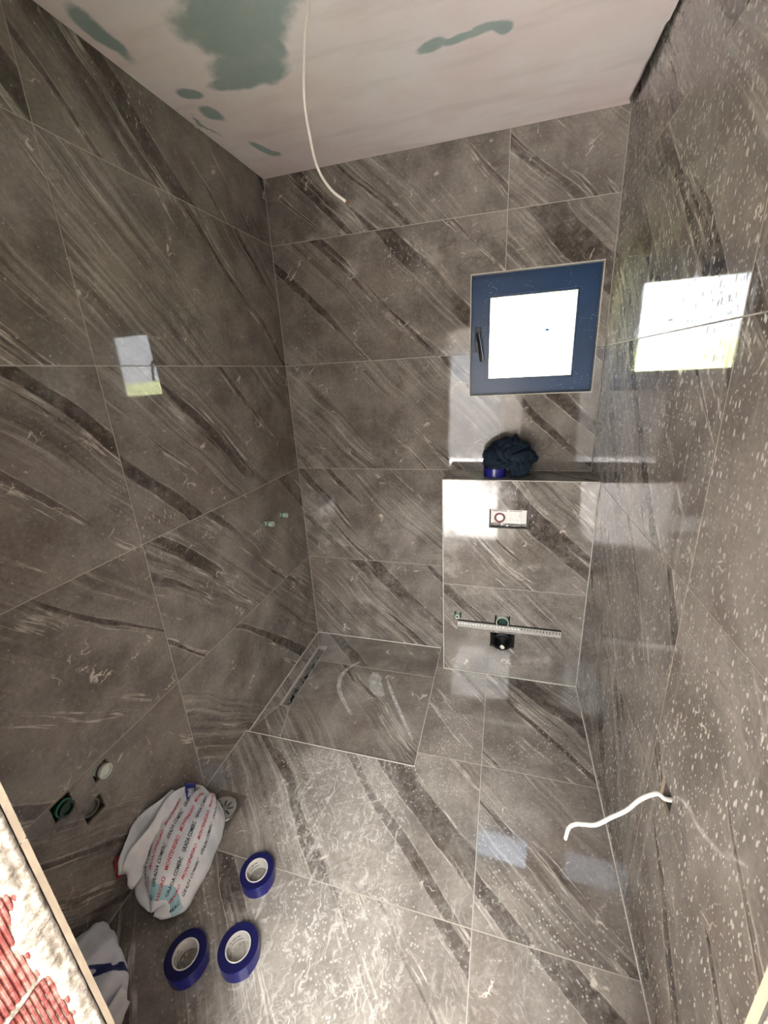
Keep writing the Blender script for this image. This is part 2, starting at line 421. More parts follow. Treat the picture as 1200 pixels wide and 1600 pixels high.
# ---- right wall
RH = [(1.284, 1.350, 0.586, 0.652)]
wr = link('wall_right', sheet('wall_right', RIGHT, (0.0, -YF, -0.12, 2.80), RH, -0.008, 0.06, back=True), [M_SCREED, M_SCREED], kind='structure')
link('masonry', box_me('masonry', (W+0.0685, YO, -0.12), (W+0.20, 0.0, 2.80)), M_SCREED, wr)
rr_ = []
for i in range(1, 5):
    rr_ += [(0, 1.2075, ZS[i], ZS[i+1]), (1.2075, -YF, ZS[i], ZS[i+1])]
ln_ = len(rr_)
spr = {2: dict(tilt=(-0.006, 0.001)), 4: dict(tilt=(-0.006, 0.001)), 3: dict(tilt=(0.006, 0)), 5: dict(tilt=(0.006, 0))}
tiles(wr, RIGHT, rr_, M_STONE_SPL, RH, spr)
tiles(wr, RIGHT, [(0, 1.2075, ZS[0], ZS[1])], M_STONE_SPL, RH+[(0.0, 0.975, Z0-0.01, 0.128+G)])
tiles(wr, RIGHT, [(0.2154, 0.975, ZS[0], 0.128), (1.2075, -YF, ZS[0], ZS[1])], M_STONE_SPL, RH)
grout(wr, RIGHT, (0, -YF, Z0, 2.70), RH)
# ---- doorway wall
wf_ = link('wall_front', sheet('wall_front', FRONT, (-W-0.20, 0.20, -0.12, 2.80), [(-JR-0.008, -JL+0.008, -0.20, JT)], -0.008, 0.242, back=True), [M_SCREED, M_WHITEPL], kind='structure')
DH = [(-JR, -JL, -0.2, JT)]
rf = []
for i in range(5):
    rf += [(-W, -JR+0.0017, ZS[i], ZS[i+1]), (-JL-0.0017, 0, ZS[i], ZS[i+1])]
tiles(wf_, FRONT, [r for r in rf if r[2] < 1.9 or True], M_STONE)
tiles(wf_, FRONT, [(-JR, -JL, JT+0.001, 2.374), (-JR, -JL, 2.374, 2.70)], M_STONE)
grout(wf_, FRONT, (-W, 0, Z0, 2.70), DH)

# ---- boxed-in cistern (a low wall in front of the back wall)
XFL = (1.165, 1.357, 0.922, 1.024)                 # flush plate opening
bh = [XFL, (0.990, 1.028, 0.362, 0.402), (1.212, 1.292, 0.330, 0.405), (1.190, 1.322, 0.196, 0.292)]
bx_ = link('wall_cistern', sheet('wall_cistern', BOXF, (XB+0.008, W, -0.12, ZB-0.008), bh, -0.008, 0.1994, back=True), [M_SCREED, M_SCREED], kind='structure')
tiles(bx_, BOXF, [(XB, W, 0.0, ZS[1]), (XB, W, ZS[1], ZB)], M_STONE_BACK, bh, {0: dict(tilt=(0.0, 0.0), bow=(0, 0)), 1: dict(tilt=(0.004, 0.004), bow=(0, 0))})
tiles(bx_, BOXT, [(XB, W, YB+0.009, 0)], M_STONE, special={0: dict(bow=(0, 0))})
tiles(bx_, BOXL, [(0.0, -YB-0.009, 0.0, ZS[1]), (0.0, -YB-0.009, ZS[1], ZB-0.009)], M_STONE)
grout(bx_, BOXF, (XB+0.0015, W, 0, ZB-0.0015), bh)

# ---- floor: sub-base, tiles, shower recess
fl = link('floor', box_me('floor', (-0.2, YO, -0.20), (W+0.2, 0.24, -0.09)), M_SCREED, kind='structure')
bm = bmesh.new()
bm_box(bm, (0, YO, -0.0895), (W, YS-0.001, -0.0085)); bm_box(bm, (XS+0.001, YS-0.0008, -0.0895), (W, 0, -0.0085))
link('screed', from_bm('screed', bm), M_SCREED, fl)
DRH = (0.075, 0.208, -1.333, -1.192)
notch = (-0.01, XS, YS, 0.1)
fh = [DRH, notch, (-0.01, XB, YB, 0.1)]
tiles(fl, FLOOR, [(0.002, 1.1783, -1.4078, -0.8163)], M_STONE_FLOOR, [DRH, (-0.01, XS+G, YS-G, 0.1)], {0: dict(tilt=(0, 0), bow=(0, 0))})
tiles(fl, FLOOR, [(XS, 1.1783, -0.8163, YB), (1.1783, W-0.002, -0.8163, YB), (XS, XB, YB, -0.002), (1.1783, W-0.002, -1.4078, -0.8163),
                  (0.002, 1.1783, -2.0078, -1.4078), (1.1783, W-0.002, -2.0078, -1.4078), (0.0, 1.1783, YO, -2.0078), (1.1783, W, YO, -2.0078)],
      M_STONE_FLOOR, [], {3: dict(tilt=(0.004, 0.002)), 6: dict(mat=M_STONE_FLOOR)})
grout(fl, FLOOR, (0, W, YO, 0), [(-0.01, XS, YS, 0.1), DRH, (XB, W+.01, YB, 0.1)], thick=0.007)
def poly_tile(parent, pts, z, mat, thick=0.008):
    c = Vector((sum(p[0] for p in pts)/len(pts), sum(p[1] for p in pts)/len(pts)))
    n = len(pts); ins = []
    for i in range(n):              # inset polygon by half a joint
        a, b, d = Vector(pts[i-1]), Vector(pts[i]), Vector(pts[(i+1) % n])
        e1 = (b-a).normalized(); e2 = (d-b).normalized()
        n1 = Vector((-e1.y, e1.x)); n2 = Vector((-e2.y, e2.x)); k = max(0.3, 1+n1.dot(n2))
        ins.append(b+(n1+n2)*(G/k))
    bm = bmesh.new()
    tv = [bm.verts.new((p.x, p.y, z)) for p in ins]; bv = [bm.verts.new((p.x, p.y, z-thick)) for p in ins]
    f = bm.faces.new(tv); bmesh.ops.triangulate(bm, faces=[f])
    for i in range(n): bm.faces.new((bv[i], bv[(i+1) % n], tv[(i+1) % n], tv[i]))
    me = from_bm('tile', bm)
    ul = me.uv_layers.new(name='UVMap'); o = (random.uniform(-9, 9), random.uniform(-9, 9))
    for p in me.polygons:
        p.material_index = 0 if p.normal.z > 0.5 else 1
        for li in p.loop_indices:
            co = me.vertices[me.loops[li].vertex_index].co; ul.data[li].uv = (co.x+o[0], co.y+o[1])
    link('tile', me, [mat, M_BISCUIT], parent)
DX0, DX1, DY0, DY1 = 0.068, 0.132, -0.674, -0.140
zs = -0.025
for P in ([(0.002, -0.28), (DX0, -0.28), (DX0, DY1), (0.002, -0.002)],
          [(0.002, -0.865), (DX0, DY0), (DX0, -0.28), (0.002, -0.28)],
          [(0.002, YS+0.002), (0.188, YS+0.002), (DX1, DY0), (DX0, DY0), (0.002, -0.865)],
          [(0.002, -0.002), (DX0, DY1), (DX1, DY1), (DX1, -0.28), (XS-0.002, -0.28), (XS-0.002, -0.002)],
          [(DX1, -0.28), (DX1, DY0), (0.188, YS+0.002), (XS-0.002, YS+0.002), (XS-0.002, -0.28)]):
    a = sum(P[i-1][0]*P[i][1]-P[i][0]*P[i-1][1] for i in range(len(P)))
    poly_tile(fl, P if a > 0 else P[::-1], zs, M_STONE_SHOWER)
grout(fl, SHOW, (0, XS, YS, 0), [(DX0, DX1, DY0, DY1)])
link('shower_base', sheet('shower_base', SHOW, (0, XS, YS, 0), [(DX0, DX1, DY0, DY1)], -0.0085, 0.05), [M_SCREED, M_SCREED], fl)

# ---- grout beads and edge trims
def trim(k, a, b, mat=M_GROUTW, bev=0.0): link('trim_%d' % k, box_me('trim', a, b, bev), mat, kind='structure')
trim(1, (XB-0.0015, YB-0.0015, 0.001), (XB+0.0025, YB+0.002, ZB-0.0025))               # left upright edge of the box
trim(2, (XB-0.0015, YB-0.0015, ZB-0.0022), (W-0.0005, YB+0.0025, ZB+0.0012))           # front top edge
trim(3, (XB+0.003, YB-0.004, 0.0003), (W-0.0005, YB-0.0003, 0.0045))                     # foot of the box
trim(4, (0.0005, YS-0.0022, -0.024), (XS+0.002, YS+0.0018, 0.0012))                     # front lip of the shower
trim(5, (XS-0.0018, YS+0.002, -0.024), (XS+0.0018, -0.0005, 0.0008), M_GROUT)           # side lip of the shower
trim(6, (0.0005, -0.0035, -0.0245), (XS-0.002, -0.0003, -0.0195))                        # foot of the back wall
trim(7, (0.0003, -0.0032, -0.019), (0.0032, -0.0003, 2.665), M_GROUT)                      # left corner
trim(8, (W-0.0032, -0.0032, ZB+0.001), (W-0.0003, -0.0003, 2.655), M_GROUT)               # right corner
trim(9, (0.0003, YS+0.002, -0.0245), (0.004, -0.004, -0.0215), M_GROUTW)                  # left foot inside the shower
trim(10, (0.0003, YF+0.01, 0.0003), (0.004, YS-0.003, 0.0035), M_GROUT)                   # left foot
trim(11, (W-0.004, YF+0.01, 0.0003), (W-0.0003, YB-0.005, 0.0035), M_GROUTW)              # right foot
trim(12, (W-0.0032, YB-0.0035, 0.005), (W-0.0003, YB-0.0018, ZB-0.003), M_GROUTW)         # corner box / right wall
# ------------------------------------------------------------------ ceiling: board with filler, one painted-on field per vertex
def ceiling():
    # patches where the green board shows (centre x, y, radius along, radius across, angle)
    el = [(0.062, -0.965, 0.100, 0.030, 1.62), (0.42, -0.86, 0.16, 0.13, 0.3), (0.52, -0.98, 0.16, 0.16, 0.0), (0.37, -0.70, 0.13, 0.075, 0.25),
          (0.29, -0.66, 0.09, 0.045, 0.2), (0.365, -0.895, 0.045, 0.035, 0.9), (0.47, -0.74, 0.06, 0.06, 0),
          (0.115, -0.665, 0.048, 0.026, 0.9), (0.115, -0.545, 0.058, 0.030, 1.1), (0.155, -0.250, 0.085, 0.022, 1.25), (0.176, -0.20, 0.03, 0.018, 1.2),
          (0.040, -0.49, 0.09, 0.006, 1.55), (0.945, -0.583, 0.050, 0.030, -0.1), (1.035, -0.585, 0.06, 0.016, -0.2), (1.12, -0.597, 0.062, 0.020, -0.25), (1.165, -0.585, 0.028, 0.030, 0)]
    nx, ny = 166, 204; vs, fs, val = [], [], []
    for j in range(ny+1):
        y = YF+(-0.0006-YF)*j/ny
        for i in range(nx+1):
            x = 0.0015+(W-0.002-0.0015)*i/nx
            if i == nx:     # ragged shadow gap along the right wall
                x = W-0.006-0.006*noise.noise(Vector((0, y*6, 1)))-(0.012 if -0.42 < y < -0.02 else 0.002)*(0.7+0.4*noise.noise(Vector((3, y*14, 2))))
            q = Vector((x*9, y*9, 0))
            dx = 0.022*noise.noise(q); dy = 0.022*noise.noise(q+Vector((9, 3, 1)))
            m_ = 0
            for (ex, ey, ra, rb_, an) in el:
                X, Y = x+dx-ex, y+dy-ey; c_, s_ = math.cos(an), math.sin(an)
                e = math.hypot((X*c_+Y*s_)/ra, (-X*s_+Y*c_)/rb_)
                if 1.35-e > m_: m_ = 1.35-e
            val.append(max(0, min(1, m_/0.7)))
            vs.append((x, y, H+0.0015*noise.noise(Vector((x*3, y*3, 5)))))
    for j in range(ny):
        for i in range(nx):
            a = j*(nx+1)+i; fs.append((a, a+nx+1, a+nx+2, a+1))
    me = mesh('ceiling', vs, fs, True)
    at = me.attributes.new('board', 'FLOAT', 'POINT'); at.data.foreach_set('value', val)
    m = N('filled_plasterboard', 0.85, 0.2)
    an_ = m.n.new('ShaderNodeAttribute'); an_.attribute_name = 'board'
    P = m.pos(); x, y, z = m.sep(P)[:3]
    f = m.add(an_.outputs['Fac'], m.mul(m.math('SUBTRACT', m.noise(P, 17, 6, 0.65), 0.5), 0.9))
    mask = m.mul(m.step(f, 0.22, 0.82), 0.93)
    base = m.mix(m.step(m.noise(P, 2.4, 4), 0.35, 0.65), lin(233, 220, 218), lin(238, 233, 232))
    base = m.mix(m.mul(m.step(m.noise(m.comb(m.mul(x, 2.0), m.mul(y, 11.0), 0), 1.0, 5), 0.48, 0.7), 0.35), base, lin(205, 196, 190))
    mesh_w = m.math('SINE', m.mul(m.add(x, m.mul(y, 0.35)), 620.0)); mesh_v = m.math('SINE', m.mul(m.math('SUBTRACT', y, m.mul(x, 0.3)), 620.0))
    weave = m.mul(m.step(m.math('MAXIMUM', mesh_w, mesh_v), 0.6, 0.95), 0.18)
    green = m.mix(weave, lin(138, 158, 154), lin(168, 180, 176))
    green = m.mix(m.mul(m.step(m.noise(P, 9, 4), 0.42, 0.7), 0.35), green, lin(172, 176, 173))
    m.set(Base_Color=m.mix(mask, base, green), Normal=m.bump(m.noise(P, 22, 5), 0.0012))
    o = link('ceiling', me, m.m, kind='structure')
    link('ceiling_slab', box_me('ceiling_slab', (-0.2, YO, 2.801), (W+0.2, 0.25, 2.90)), M_WHITEPL, o)
ceiling()

# ------------------------------------------------------------------ window
M_ANTH = N('anthracite_frame', 0.38, 0.5)
_p = M_ANTH.obj(); _v = M_ANTH.voro(_p, 160.0)
_s = M_ANTH.mul(M_ANTH.mul(M_ANTH.step(_v[0], 0.4, 0.25), M_ANTH.step(M_ANTH.sep(_v[1])[0], 0.80, 0.86)), M_ANTH.step(M_ANTH.noise(_p, 8, 3), 0.48, 0.62))
_c = M_ANTH.mix(M_ANTH.noise(_p, 6, 3), lin(25, 50, 82), lin(33, 62, 98))  # anthracite pushed bluer: the window's flare tint is put into the colour
M_ANTH.set(Base_Color=M_ANTH.mix(M_ANTH.mul(_s, 0.7), _c, lin(170, 185, 200)), Roughness=M_ANTH.add(0.34, M_ANTH.mul(_s, 0.4))); M_ANTH = M_ANTH.m
M_SEAL = simple('grey_seal', (120, 122, 120), 0.7)
def window():
    y0 = 0.028
    r = link('window_1', None, None, kind='structure')
    return r
def ring(bm, x0, x1, z0, z1, t, ya, yb, bev=0.002):
    """mitred frame ring, t=(left,right,bottom,top) widths, from y=ya (room side) to yb"""
    l, r_, b, tp = t
    o = [(x0, z0), (x1, z0), (x1, z1), (x0, z1)]; i = [(x0+l, z0+b), (x1-r_, z0+b), (x1-r_, z1-tp), (x0+l, z1-tp)]
    vo = [[bm.verts.new((p[0], y, p[1])) for p in o] for y in (ya, yb)]
    vi = [[bm.verts.new((p[0], y, p[1])) for p in i] for y in (ya, yb)]
    for k in range(4):
        n = (k+1) % 4
        bm.faces.new((vo[0][k], vo[0][n], vi[0][n], vi[0][k])); bm.faces.new((vo[1][n], vo[1][k], vi[1][k], vi[1][n]))
        bm.faces.new((vo[0][n], vo[0][k], vo[1][k], vo[1][n])); bm.faces.new((vi[0][k], vi[0][n], vi[1][n], vi[1][k]))
wroot = bpy.data.objects.new('window_1', None); COL.objects.link(wroot); wroot.location = ((WX0+WX1)/2, 0.03, WZ0); tag(wroot, None, None, 'structure')
wl0 = Vector(wroot.location)
def wpart(name, bm, mat, parent=None, smooth=False):
    bmesh.ops.translate(bm, verts=bm.verts, vec=-wl0); return link(name, from_bm(name, bm, smooth), mat, parent or wroot)
bm = bmesh.new(); ring(bm, WX0+0.0025, WX1-0.0025, WZ0+0.0025, WZ1-0.0025, (0.030, 0.030, 0.025, 0.030), 0.030, 0.105); wpart('frame', bm, M_ANTH)
GX0, GX1, GZ0, GZ1 = 1.1325, 1.5275, 1.650, 2.028
SX0, SX1, SZ0, SZ1 = WX0+0.020, WX1-0.018, WZ0+0.016, WZ1-0.020
bm = bmesh.new(); ring(bm, SX0, SX1, SZ0, SZ1, (GX0-SX0-0.008, SX1-GX1-0.008, GZ0-SZ0-0.008, SZ1-GZ1-0.008), 0.018, 0.0295); 
ring(bm, SX0+0.014, SX1-0.014, SZ0+0.012, SZ1-0.012, (GX0-SX0-0.022, SX1-GX1-0.022, GZ0-SZ0-0.020, SZ1-GZ1-0.020), 0.0296, 0.080); sash = wpart('sash', bm, M_ANTH)
bm = bmesh.new(); ring(bm, GX0-0.0078, GX1+0.0078, GZ0-0.0078, GZ1+0.0078, (0.0078,)*4, 0.024, 0.044); wpart('glazing_bead', bm, M_ANTH, sash)
bm = bmesh.new(); ring(bm, GX0-0.0006, GX1+0.0006, GZ0-0.0006, GZ1+0.0006, (0.0025,)*4, 0.0245, 0.043); wpart('seal', bm, M_SEAL, sash)
mg = N('window_glass', 0.02, 0.5); mg.n.remove(mg.b)
tr = mg.n.new('ShaderNodeBsdfTransparent'); gl = mg.n.new('ShaderNodeBsdfGlossy'); gl.inputs['Roughness'].default_value = 0.01
fz = mg.n.new('ShaderNodeLayerWeight'); fz.inputs[0].default_value = 0.5; mx = mg.n.new('ShaderNodeMixShader')
ff_ = mg.add(0.04, mg.mul(mg.math('POWER', fz.outputs['Facing'], 5.0), 0.9))
mg.l.new(ff_, mx.inputs[0]); mg.l.new(tr.outputs[0], mx.inputs[1]); mg.l.new(gl.outputs[0], mx.inputs[2]); mg.l.new(mx.outputs[0], mg.o.inputs['Surface'])
bm = bmesh.new(); bm_box(bm, (GX0, 0.0455, GZ0), (GX1, 0.0695, GZ1)); wpart('pane', bm, mg.m, sash)
# handle: plate, neck, lever hanging down and out
bm = bmesh.new(); bm_box(bm, (1.064, 0.0075, 1.782), (1.092, 0.0178, 1.900), 0.004, 3); hd = wpart('handle', bm, M_BLACK, sash)
lev = tube('lever', [(1.078, 0.008, 1.862), (1.078, -0.022, 1.862), (1.080, -0.038, 1.852), (1.088, -0.046, 1.82), (1.096, -0.050, 1.775), (1.102, -0.050, 1.735)], 0.0085, 12, 6)
lev.transform(Matrix.Translation(-wl0)); link('lever', lev, M_BLACK, sash)
# teal sticker remnant on the pane
bm = bmesh.new(); vs_ = [bm.verts.new(p) for p in [(1.392, 0.0452, 1.862), (1.400, 0.0452, 1.872), (1.412, 0.0452, 1.868), (1.414, 0.0452, 1.858), (1.402, 0.0452, 1.860)]]
bm.faces.new(vs_); r_ = bmesh.ops.extrude_face_region(bm, geom=bm.faces[:]); bmesh.ops.translate(bm, verts=[v for v in r_['geom'] if isinstance(v, bmesh.types.BMVert)], vec=(0, -0.0006, 0))
wpart('sticker', bm, simple('teal_sticker', (0, 120, 165), 0.5), sash)
# silicone bead round the reveal
bm = bmesh.new(); ring(bm, WX0-0.0022, WX1+0.0022, WZ0-0.0022, WZ1+0.0022, (0.0042,)*4, -0.0012, 0.0015); wpart('bead', bm, M_GROUTW)
# reveal lining
bm = bmesh.new(); ring(bm, WX0-0.001, WX1+0.001, WZ0-0.001, WZ1+0.001, (0.003,)*4, 0.0016, 0.112); wpart('reveal', bm, M_GROUT)

# ------------------------------------------------------------------ outdoors beyond window and hall
def field(name, x0, x1, y0, y1, nx, ny, zf):
    vs, fs = [], []
    for j in range(ny+1):
        for i in range(nx+1):
            x = x0+(x1-x0)*i/nx; y = y0+(y1-y0)*j/ny; vs.append((x, y, zf(x, y)))
    for j in range(ny):
        for i in range(nx):
            a = j*(nx+1)+i; fs.append((a, a+1, a+nx+2, a+nx+1))
    return mesh(name, vs, fs, True)
mgr = N('meadow', 0.95, 0.1); P = mgr.pos()
gy = mgr.sep(P)[1]
mgr.set(Base_Color=mgr.mix(mgr.step(mgr.add(gy, mgr.mul(mgr.noise(P, 0.3, 4), 5.0)), -4.0, 3.0), mgr.mix(mgr.noise(P, 1.5, 6), lin(70, 68, 64), lin(88, 86, 80)), mgr.mix(mgr.noise(P, 0.6, 6), lin(112, 124, 82), lin(160, 162, 118))))
link('ground', field('ground', -70, 70, -90, 90, 70, 90, lambda x, y: -0.35+0.09*max(0, y-10)*(1-math.exp(-max(0, y-10)/30))*0.75+0.35*noise.noise(Vector((x*.08, y*.08, 0)))*(1 if abs(y) > 14 else 0)), mgr.m, kind='structure')
# ------------------------------------------------------------------ hallway behind the doorway
hx0, hx1, hy = -1.3, 2.9, -5.9
link('floor_hallway', box_me('fh', (hx0, hy, -0.20), (hx1, YO-0.0006, 0.0)), M_HALLFLOOR, kind='structure')
link('ceiling_hallway', box_me('ch', (hx0-0.2, hy-0.25, 2.701), (hx1+0.2, YO-0.001, 2.90)), M_WHITEPL, kind='structure')
link('wall_hallway_left', box_me('whl', (hx0-0.2, hy-0.25, -0.2), (hx0-0.0005, YO-0.001, 2.70)), M_WHITEPL, kind='structure')
link('wall_hallway_right', box_me('whr', (hx1+0.0005, hy-0.25, -0.2), (hx1+0.2, YO-0.001, 2.70)), M_WHITEPL, kind='structure')
HF = F((0, hy, 0), (-1, 0, 0), (0, 0, 1), (0, 1, 0))
link('wall_hallway_end', sheet('whe', HF, (-hx1, -hx0, -0.2, 2.70), [(-1.20, 0.95, 0.0, 1.99)], -0.0005, 0.249, back=True), [M_WHITEPL, M_WHITEPL], kind='structure')
WBX = F((0, YO, 0), (1, 0, 0), (0, 0, 1), (0, -1, 0))
bm = bmesh.new(); bm_box(bm, (hx0, YO-0.0005, -0.1), (-0.2005, YO+0.2, 2.70)); bm_box(bm, (W+0.2005, YO-0.0005, -0.1), (hx1, YO+0.2, 2.70))
link('wall_hallway_near', from_bm('whn', bm), M_WHITEPL, kind='structure')

# unseen fill lamp, added to brighten the lower back wall, box and floor
hl = root('added_fill_lamp', (1.20, -3.40, 2.70), 'added fill lamp panel on the hallway ceiling, unseen, brightening the back wall', 'lamp')
link('housing', box_me('housing', (-0.60, -0.60, -0.030), (0.60, 0.60, -0.0005), 0.006, 2), M_WHITEP, hl)
link('diffuser', box_me('diffuser', (-0.56, -0.56, -0.034), (0.56, 0.56, -0.0305)), M_WHITEP, hl)
la = bpy.data.lights.new('fill_light', 'AREA'); la.shape = 'SQUARE'; la.size = 1.10; la.energy = 125; la.color = (1.0, 0.985, 0.965)
lo_ = bpy.data.objects.new('fill_light', la); COL.objects.link(lo_); lo_.parent = hl; lo_.location = (0, 0, -0.036)

# ------------------------------------------------------------------ raw doorway jambs: ridged clay blocks under rough mortar
mc = N('clay_block', 0.85, 0.2); P = mc.pos()
mc.set(Base_Color=mc.mix(mc.step(mc.noise(P, 40, 6, 0.7), 0.42, 0.66), lin(122, 60, 56), lin(178, 128, 118)), Normal=mc.bump(mc.noise(P, 180, 4), 0.0006)); M_CLAY = mc.m
mo = N('rough_mortar', 0.95, 0.1); P = mo.pos()
mo.set(Base_Color=mo.mix(mo.step(mo.noise(P, 70, 7, 0.75), 0.36, 0.62), lin(128, 120, 108), lin(196, 190, 178)), Normal=mo.bump(mo.noise(P, 260, 5, 0.7), 0.0012)); M_MORT = mo.m
def jamb(sign, xface, parent):
    # blocks
    pitch = 0.0062; n = int((0.205)/pitch)
    prof = []
    for k in range(n):
        y = -2.058-k*pitch
        prof += [(y, 0.0), (y-pitch*0.25, 0.0022), (y-pitch*0.62, 0.0022), (y-pitch*0.86, 0.0)]
    prof = [(prof[0][0], -0.012)]+prof+[(prof[-1][0], -0.012)]
    hgt = 0.188
    vs = [(sign*d, y, 0) for y, d in prof]+[(sign*d, y, hgt) for y, d in prof]; m_ = len(prof)
    fs = [(i, i+1, i+1+m_, i+m_) for i in range(m_-1)]+[tuple(range(m_)), tuple(range(m_, 2*m_))[::-1]]
    bm = bmesh.new(); me = mesh('brick', vs, fs); bm.from_mesh(me); bpy.data.meshes.remove(me); me = from_bm('brick', bm)
    me.materials.append(M_CLAY)
    z = 0.975-0.2*4-0.1-0.1+0.02
    zb = [0.977+0.2*k for k in range(-5, 6)]
    for z in zb:
        if z+hgt > JT or z < -0.03: continue
        o = bpy.data.objects.new('brick', me); COL.objects.link(o); o.parent = parent; o.location = (xface-sign*0.0045, 0, z)
    # mortar skin
    ny, nz = 56, 420; y1, y0 = -2.0385, YO+0.001; vs, fs = [], []
    zbot = 0.001; ztop = JT-0.001
    for j in range(nz+1):
        z = zbot+(ztop-zbot)*j/nz
        for i in range(ny+1):
            t = i/ny; y = y1+(y0-y1)*t
            q = Vector((y*30, z*30, sign*5)); f = noise.fractal(q, 0.9, 2.1, 5); c = noise.fractal(Vector((y*7, z*7, 3)), 0.9, 2.0, 4)
            edge = max(0, min(1, (y+2.078+0.014*c+0.006*f)/0.016))
            hid = max(0, min(1, (abs(z-1.06-0.0)-0.085+0.03*c)/0.03)) if sign > 0 else 0.8
            hid = max(hid, 0.0)
            low = max(0, min(1, (0.972-z+0.01*c)/0.02))
            cover = max(edge, hid*0.75*(1 if z > 1.06 else 0.25)+0.22*low+0.0, 0)
            joint = max(0, 1-abs(((z-0.971+0.1) % 0.2)-0.1)/0.010)
            cover = max(cover, joint*0.8)
            h = -0.0085+0.0100*cover+0.0022*f*(0.5+cover)
            h = min(h, 0.0016+0.0012*f)
            groove = -0.003*max(0, 1-abs(y+2.0505+0.004*c)/0.0022)
            vs.append((xface+sign*(h+groove-(0.004 if i == 0 else 0)), y, z))
    for j in range(nz):
        for i in range(ny):
            a = j*(ny+1)+i; fs.append((a, a+1, a+ny+2, a+ny+1) if sign < 0 else (a, a+ny+1, a+ny+2, a+1))
    link('mortar', mesh('mortar', vs, fs, True), M_MORT, parent)
jamb(1, JL, wf_); jamb(-1, JR, wf_)

# ------------------------------------------------------------------ pipe stubs
def stub(name, base, axis, R, L, mat, rim_mat, label, group=None, inner=0.6, plug=None, cat='pipe stub'):
    r = root(name, base, label, cat, group)
    link('body', lathe('body', [(0.0, -0.03), (R*0.92, -0.03), (R*0.92, L*0.55), (R, L*0.6), (R, L), (R*inner, L), (R*inner, L*0.45), (0, L*0.45)], 24, axis), mat, r)
    link('collar', lathe('collar', [(R*0.93, L*0.18), (R*1.1, L*0.18), (R*1.1, L*0.42), (R*0.93, L*0.42), (R*0.93, L*0.18)], 24, axis), rim_mat, r)
    if plug: link('plug', lathe('plug', [(0, L*0.452), (R*inner*0.98, L*0.452), (R*inner*0.98, L*0.72), (R*inner*0.5, L*0.76), (0, L*0.76)], 20, axis), plug, r)
    return r
stub('pipe_stub', (0, -0.426, 0.963), 'x', 0.0145, 0.040, M_PALEP, M_GREENP, 'pale green pipe stub on left wall, nearer and lower of the shower pair', 'shower pipe stubs', plug=M_GREEND)
stub('pipe_stub', (0, -0.268, 0.958), 'x', 0.0145, 0.036, M_PALEP, M_GREENP, 'pale green pipe stub on left wall, close to the back corner', 'shower pipe stubs', plug=M_PALEP)
stub('pipe_stub', (0, -1.556, 0.532), 'x', 0.0225, 0.020, M_PALEP, M_SCREED, 'round grey capped pipe in left wall, above the plastic bag', 'basin pipe stubs', inner=0.82, plug=M_PALEP)
stub('pipe_stub', (0, -1.684, 0.537), 'x', 0.0225, 0.022, M_GREEND, M_GREENP, 'dark green plugged pipe in left wall, nearest the doorway', 'basin pipe stubs', inner=0.7, plug=M_GREEND)
stub('pipe_stub', (1.008, YB, 0.381), '-y', 0.0125, 0.022, M_PALEP, M_GREENP, 'small green pipe stub at the left end of the metal strip', plug=M_GREEND)
# waste pipe end lying back in the square cut of the left wall
w1 = root('waste_pipe', (-0.02, -1.612, 0.431), 'grey waste pipe set back in the square cut in the left wall', 'pipe')
link('pipe', lathe('pipe', [(0.0, -0.015), (0.027, -0.015), (0.027, 0.008), (0.023, 0.008), (0.023, -0.002), (0, -0.002)], 24, 'x'), simple('grey_pvc', (104, 100, 92), 0.5), w1)
# cistern inlet and soil outlet on the boxed-in wall
o1 = root('flush_outlet', (1.253, YB, 0.366), 'dark green capped flush pipe above the black toilet drain', 'pipe')
link('sleeve', lathe('sleeve', [(0.030, -0.05), (0.0335, -0.05), (0.0335, 0.010), (0.030, 0.010), (0.030, -0.05)], 36, '-y'), M_PALEP, o1)
link('cap', lathe('cap', [(0, -0.012), (0.0298, -0.012), (0.0298, 0.0), (0.024, 0.006), (0.020, 0.001), (0, 0.001)], 36, '-y'), M_GREEND, o1)
o2 = root('toilet_drain', (1.256, YB, 0.245), 'black round soil pipe opening for the wall-hung toilet', 'drain pipe')
link('pipe', lathe('pipe', [(0.0, -0.075), (0.046, -0.075), (0.046, 0.004), (0.054, 0.010), (0.054, 0.016), (0.050, 0.018), (0.043, 0.010), (0.042, -0.06), (0.0, -0.06)], 48, '-y'), M_BLACK, o2)
bm = bmesh.new(); bm_box(bm, (-0.064, 0.004, -0.0465), (0.064, 0.009, -0.0395), 0.001, 1); bm_box(bm, (-0.064, 0.004, -0.0465), (-0.058, 0.009, 0.030), 0.001, 1)
link('bracket', from_bm('bracket', bm), M_BLACK, o2)
bm = bmesh.new(); bmesh.ops.create_icosphere(bm, subdivisions=3, radius=0.014)
for v in bm.verts: v.co *= 1+0.4*noise.noise(v.co*70); v.co.y *= 0.6
bmesh.ops.translate(bm, verts=bm.verts, vec=(0.002, -0.006, -0.040)); link('plaster_lump', from_bm('plaster_lump', bm, True), M_GROUTW, o2)
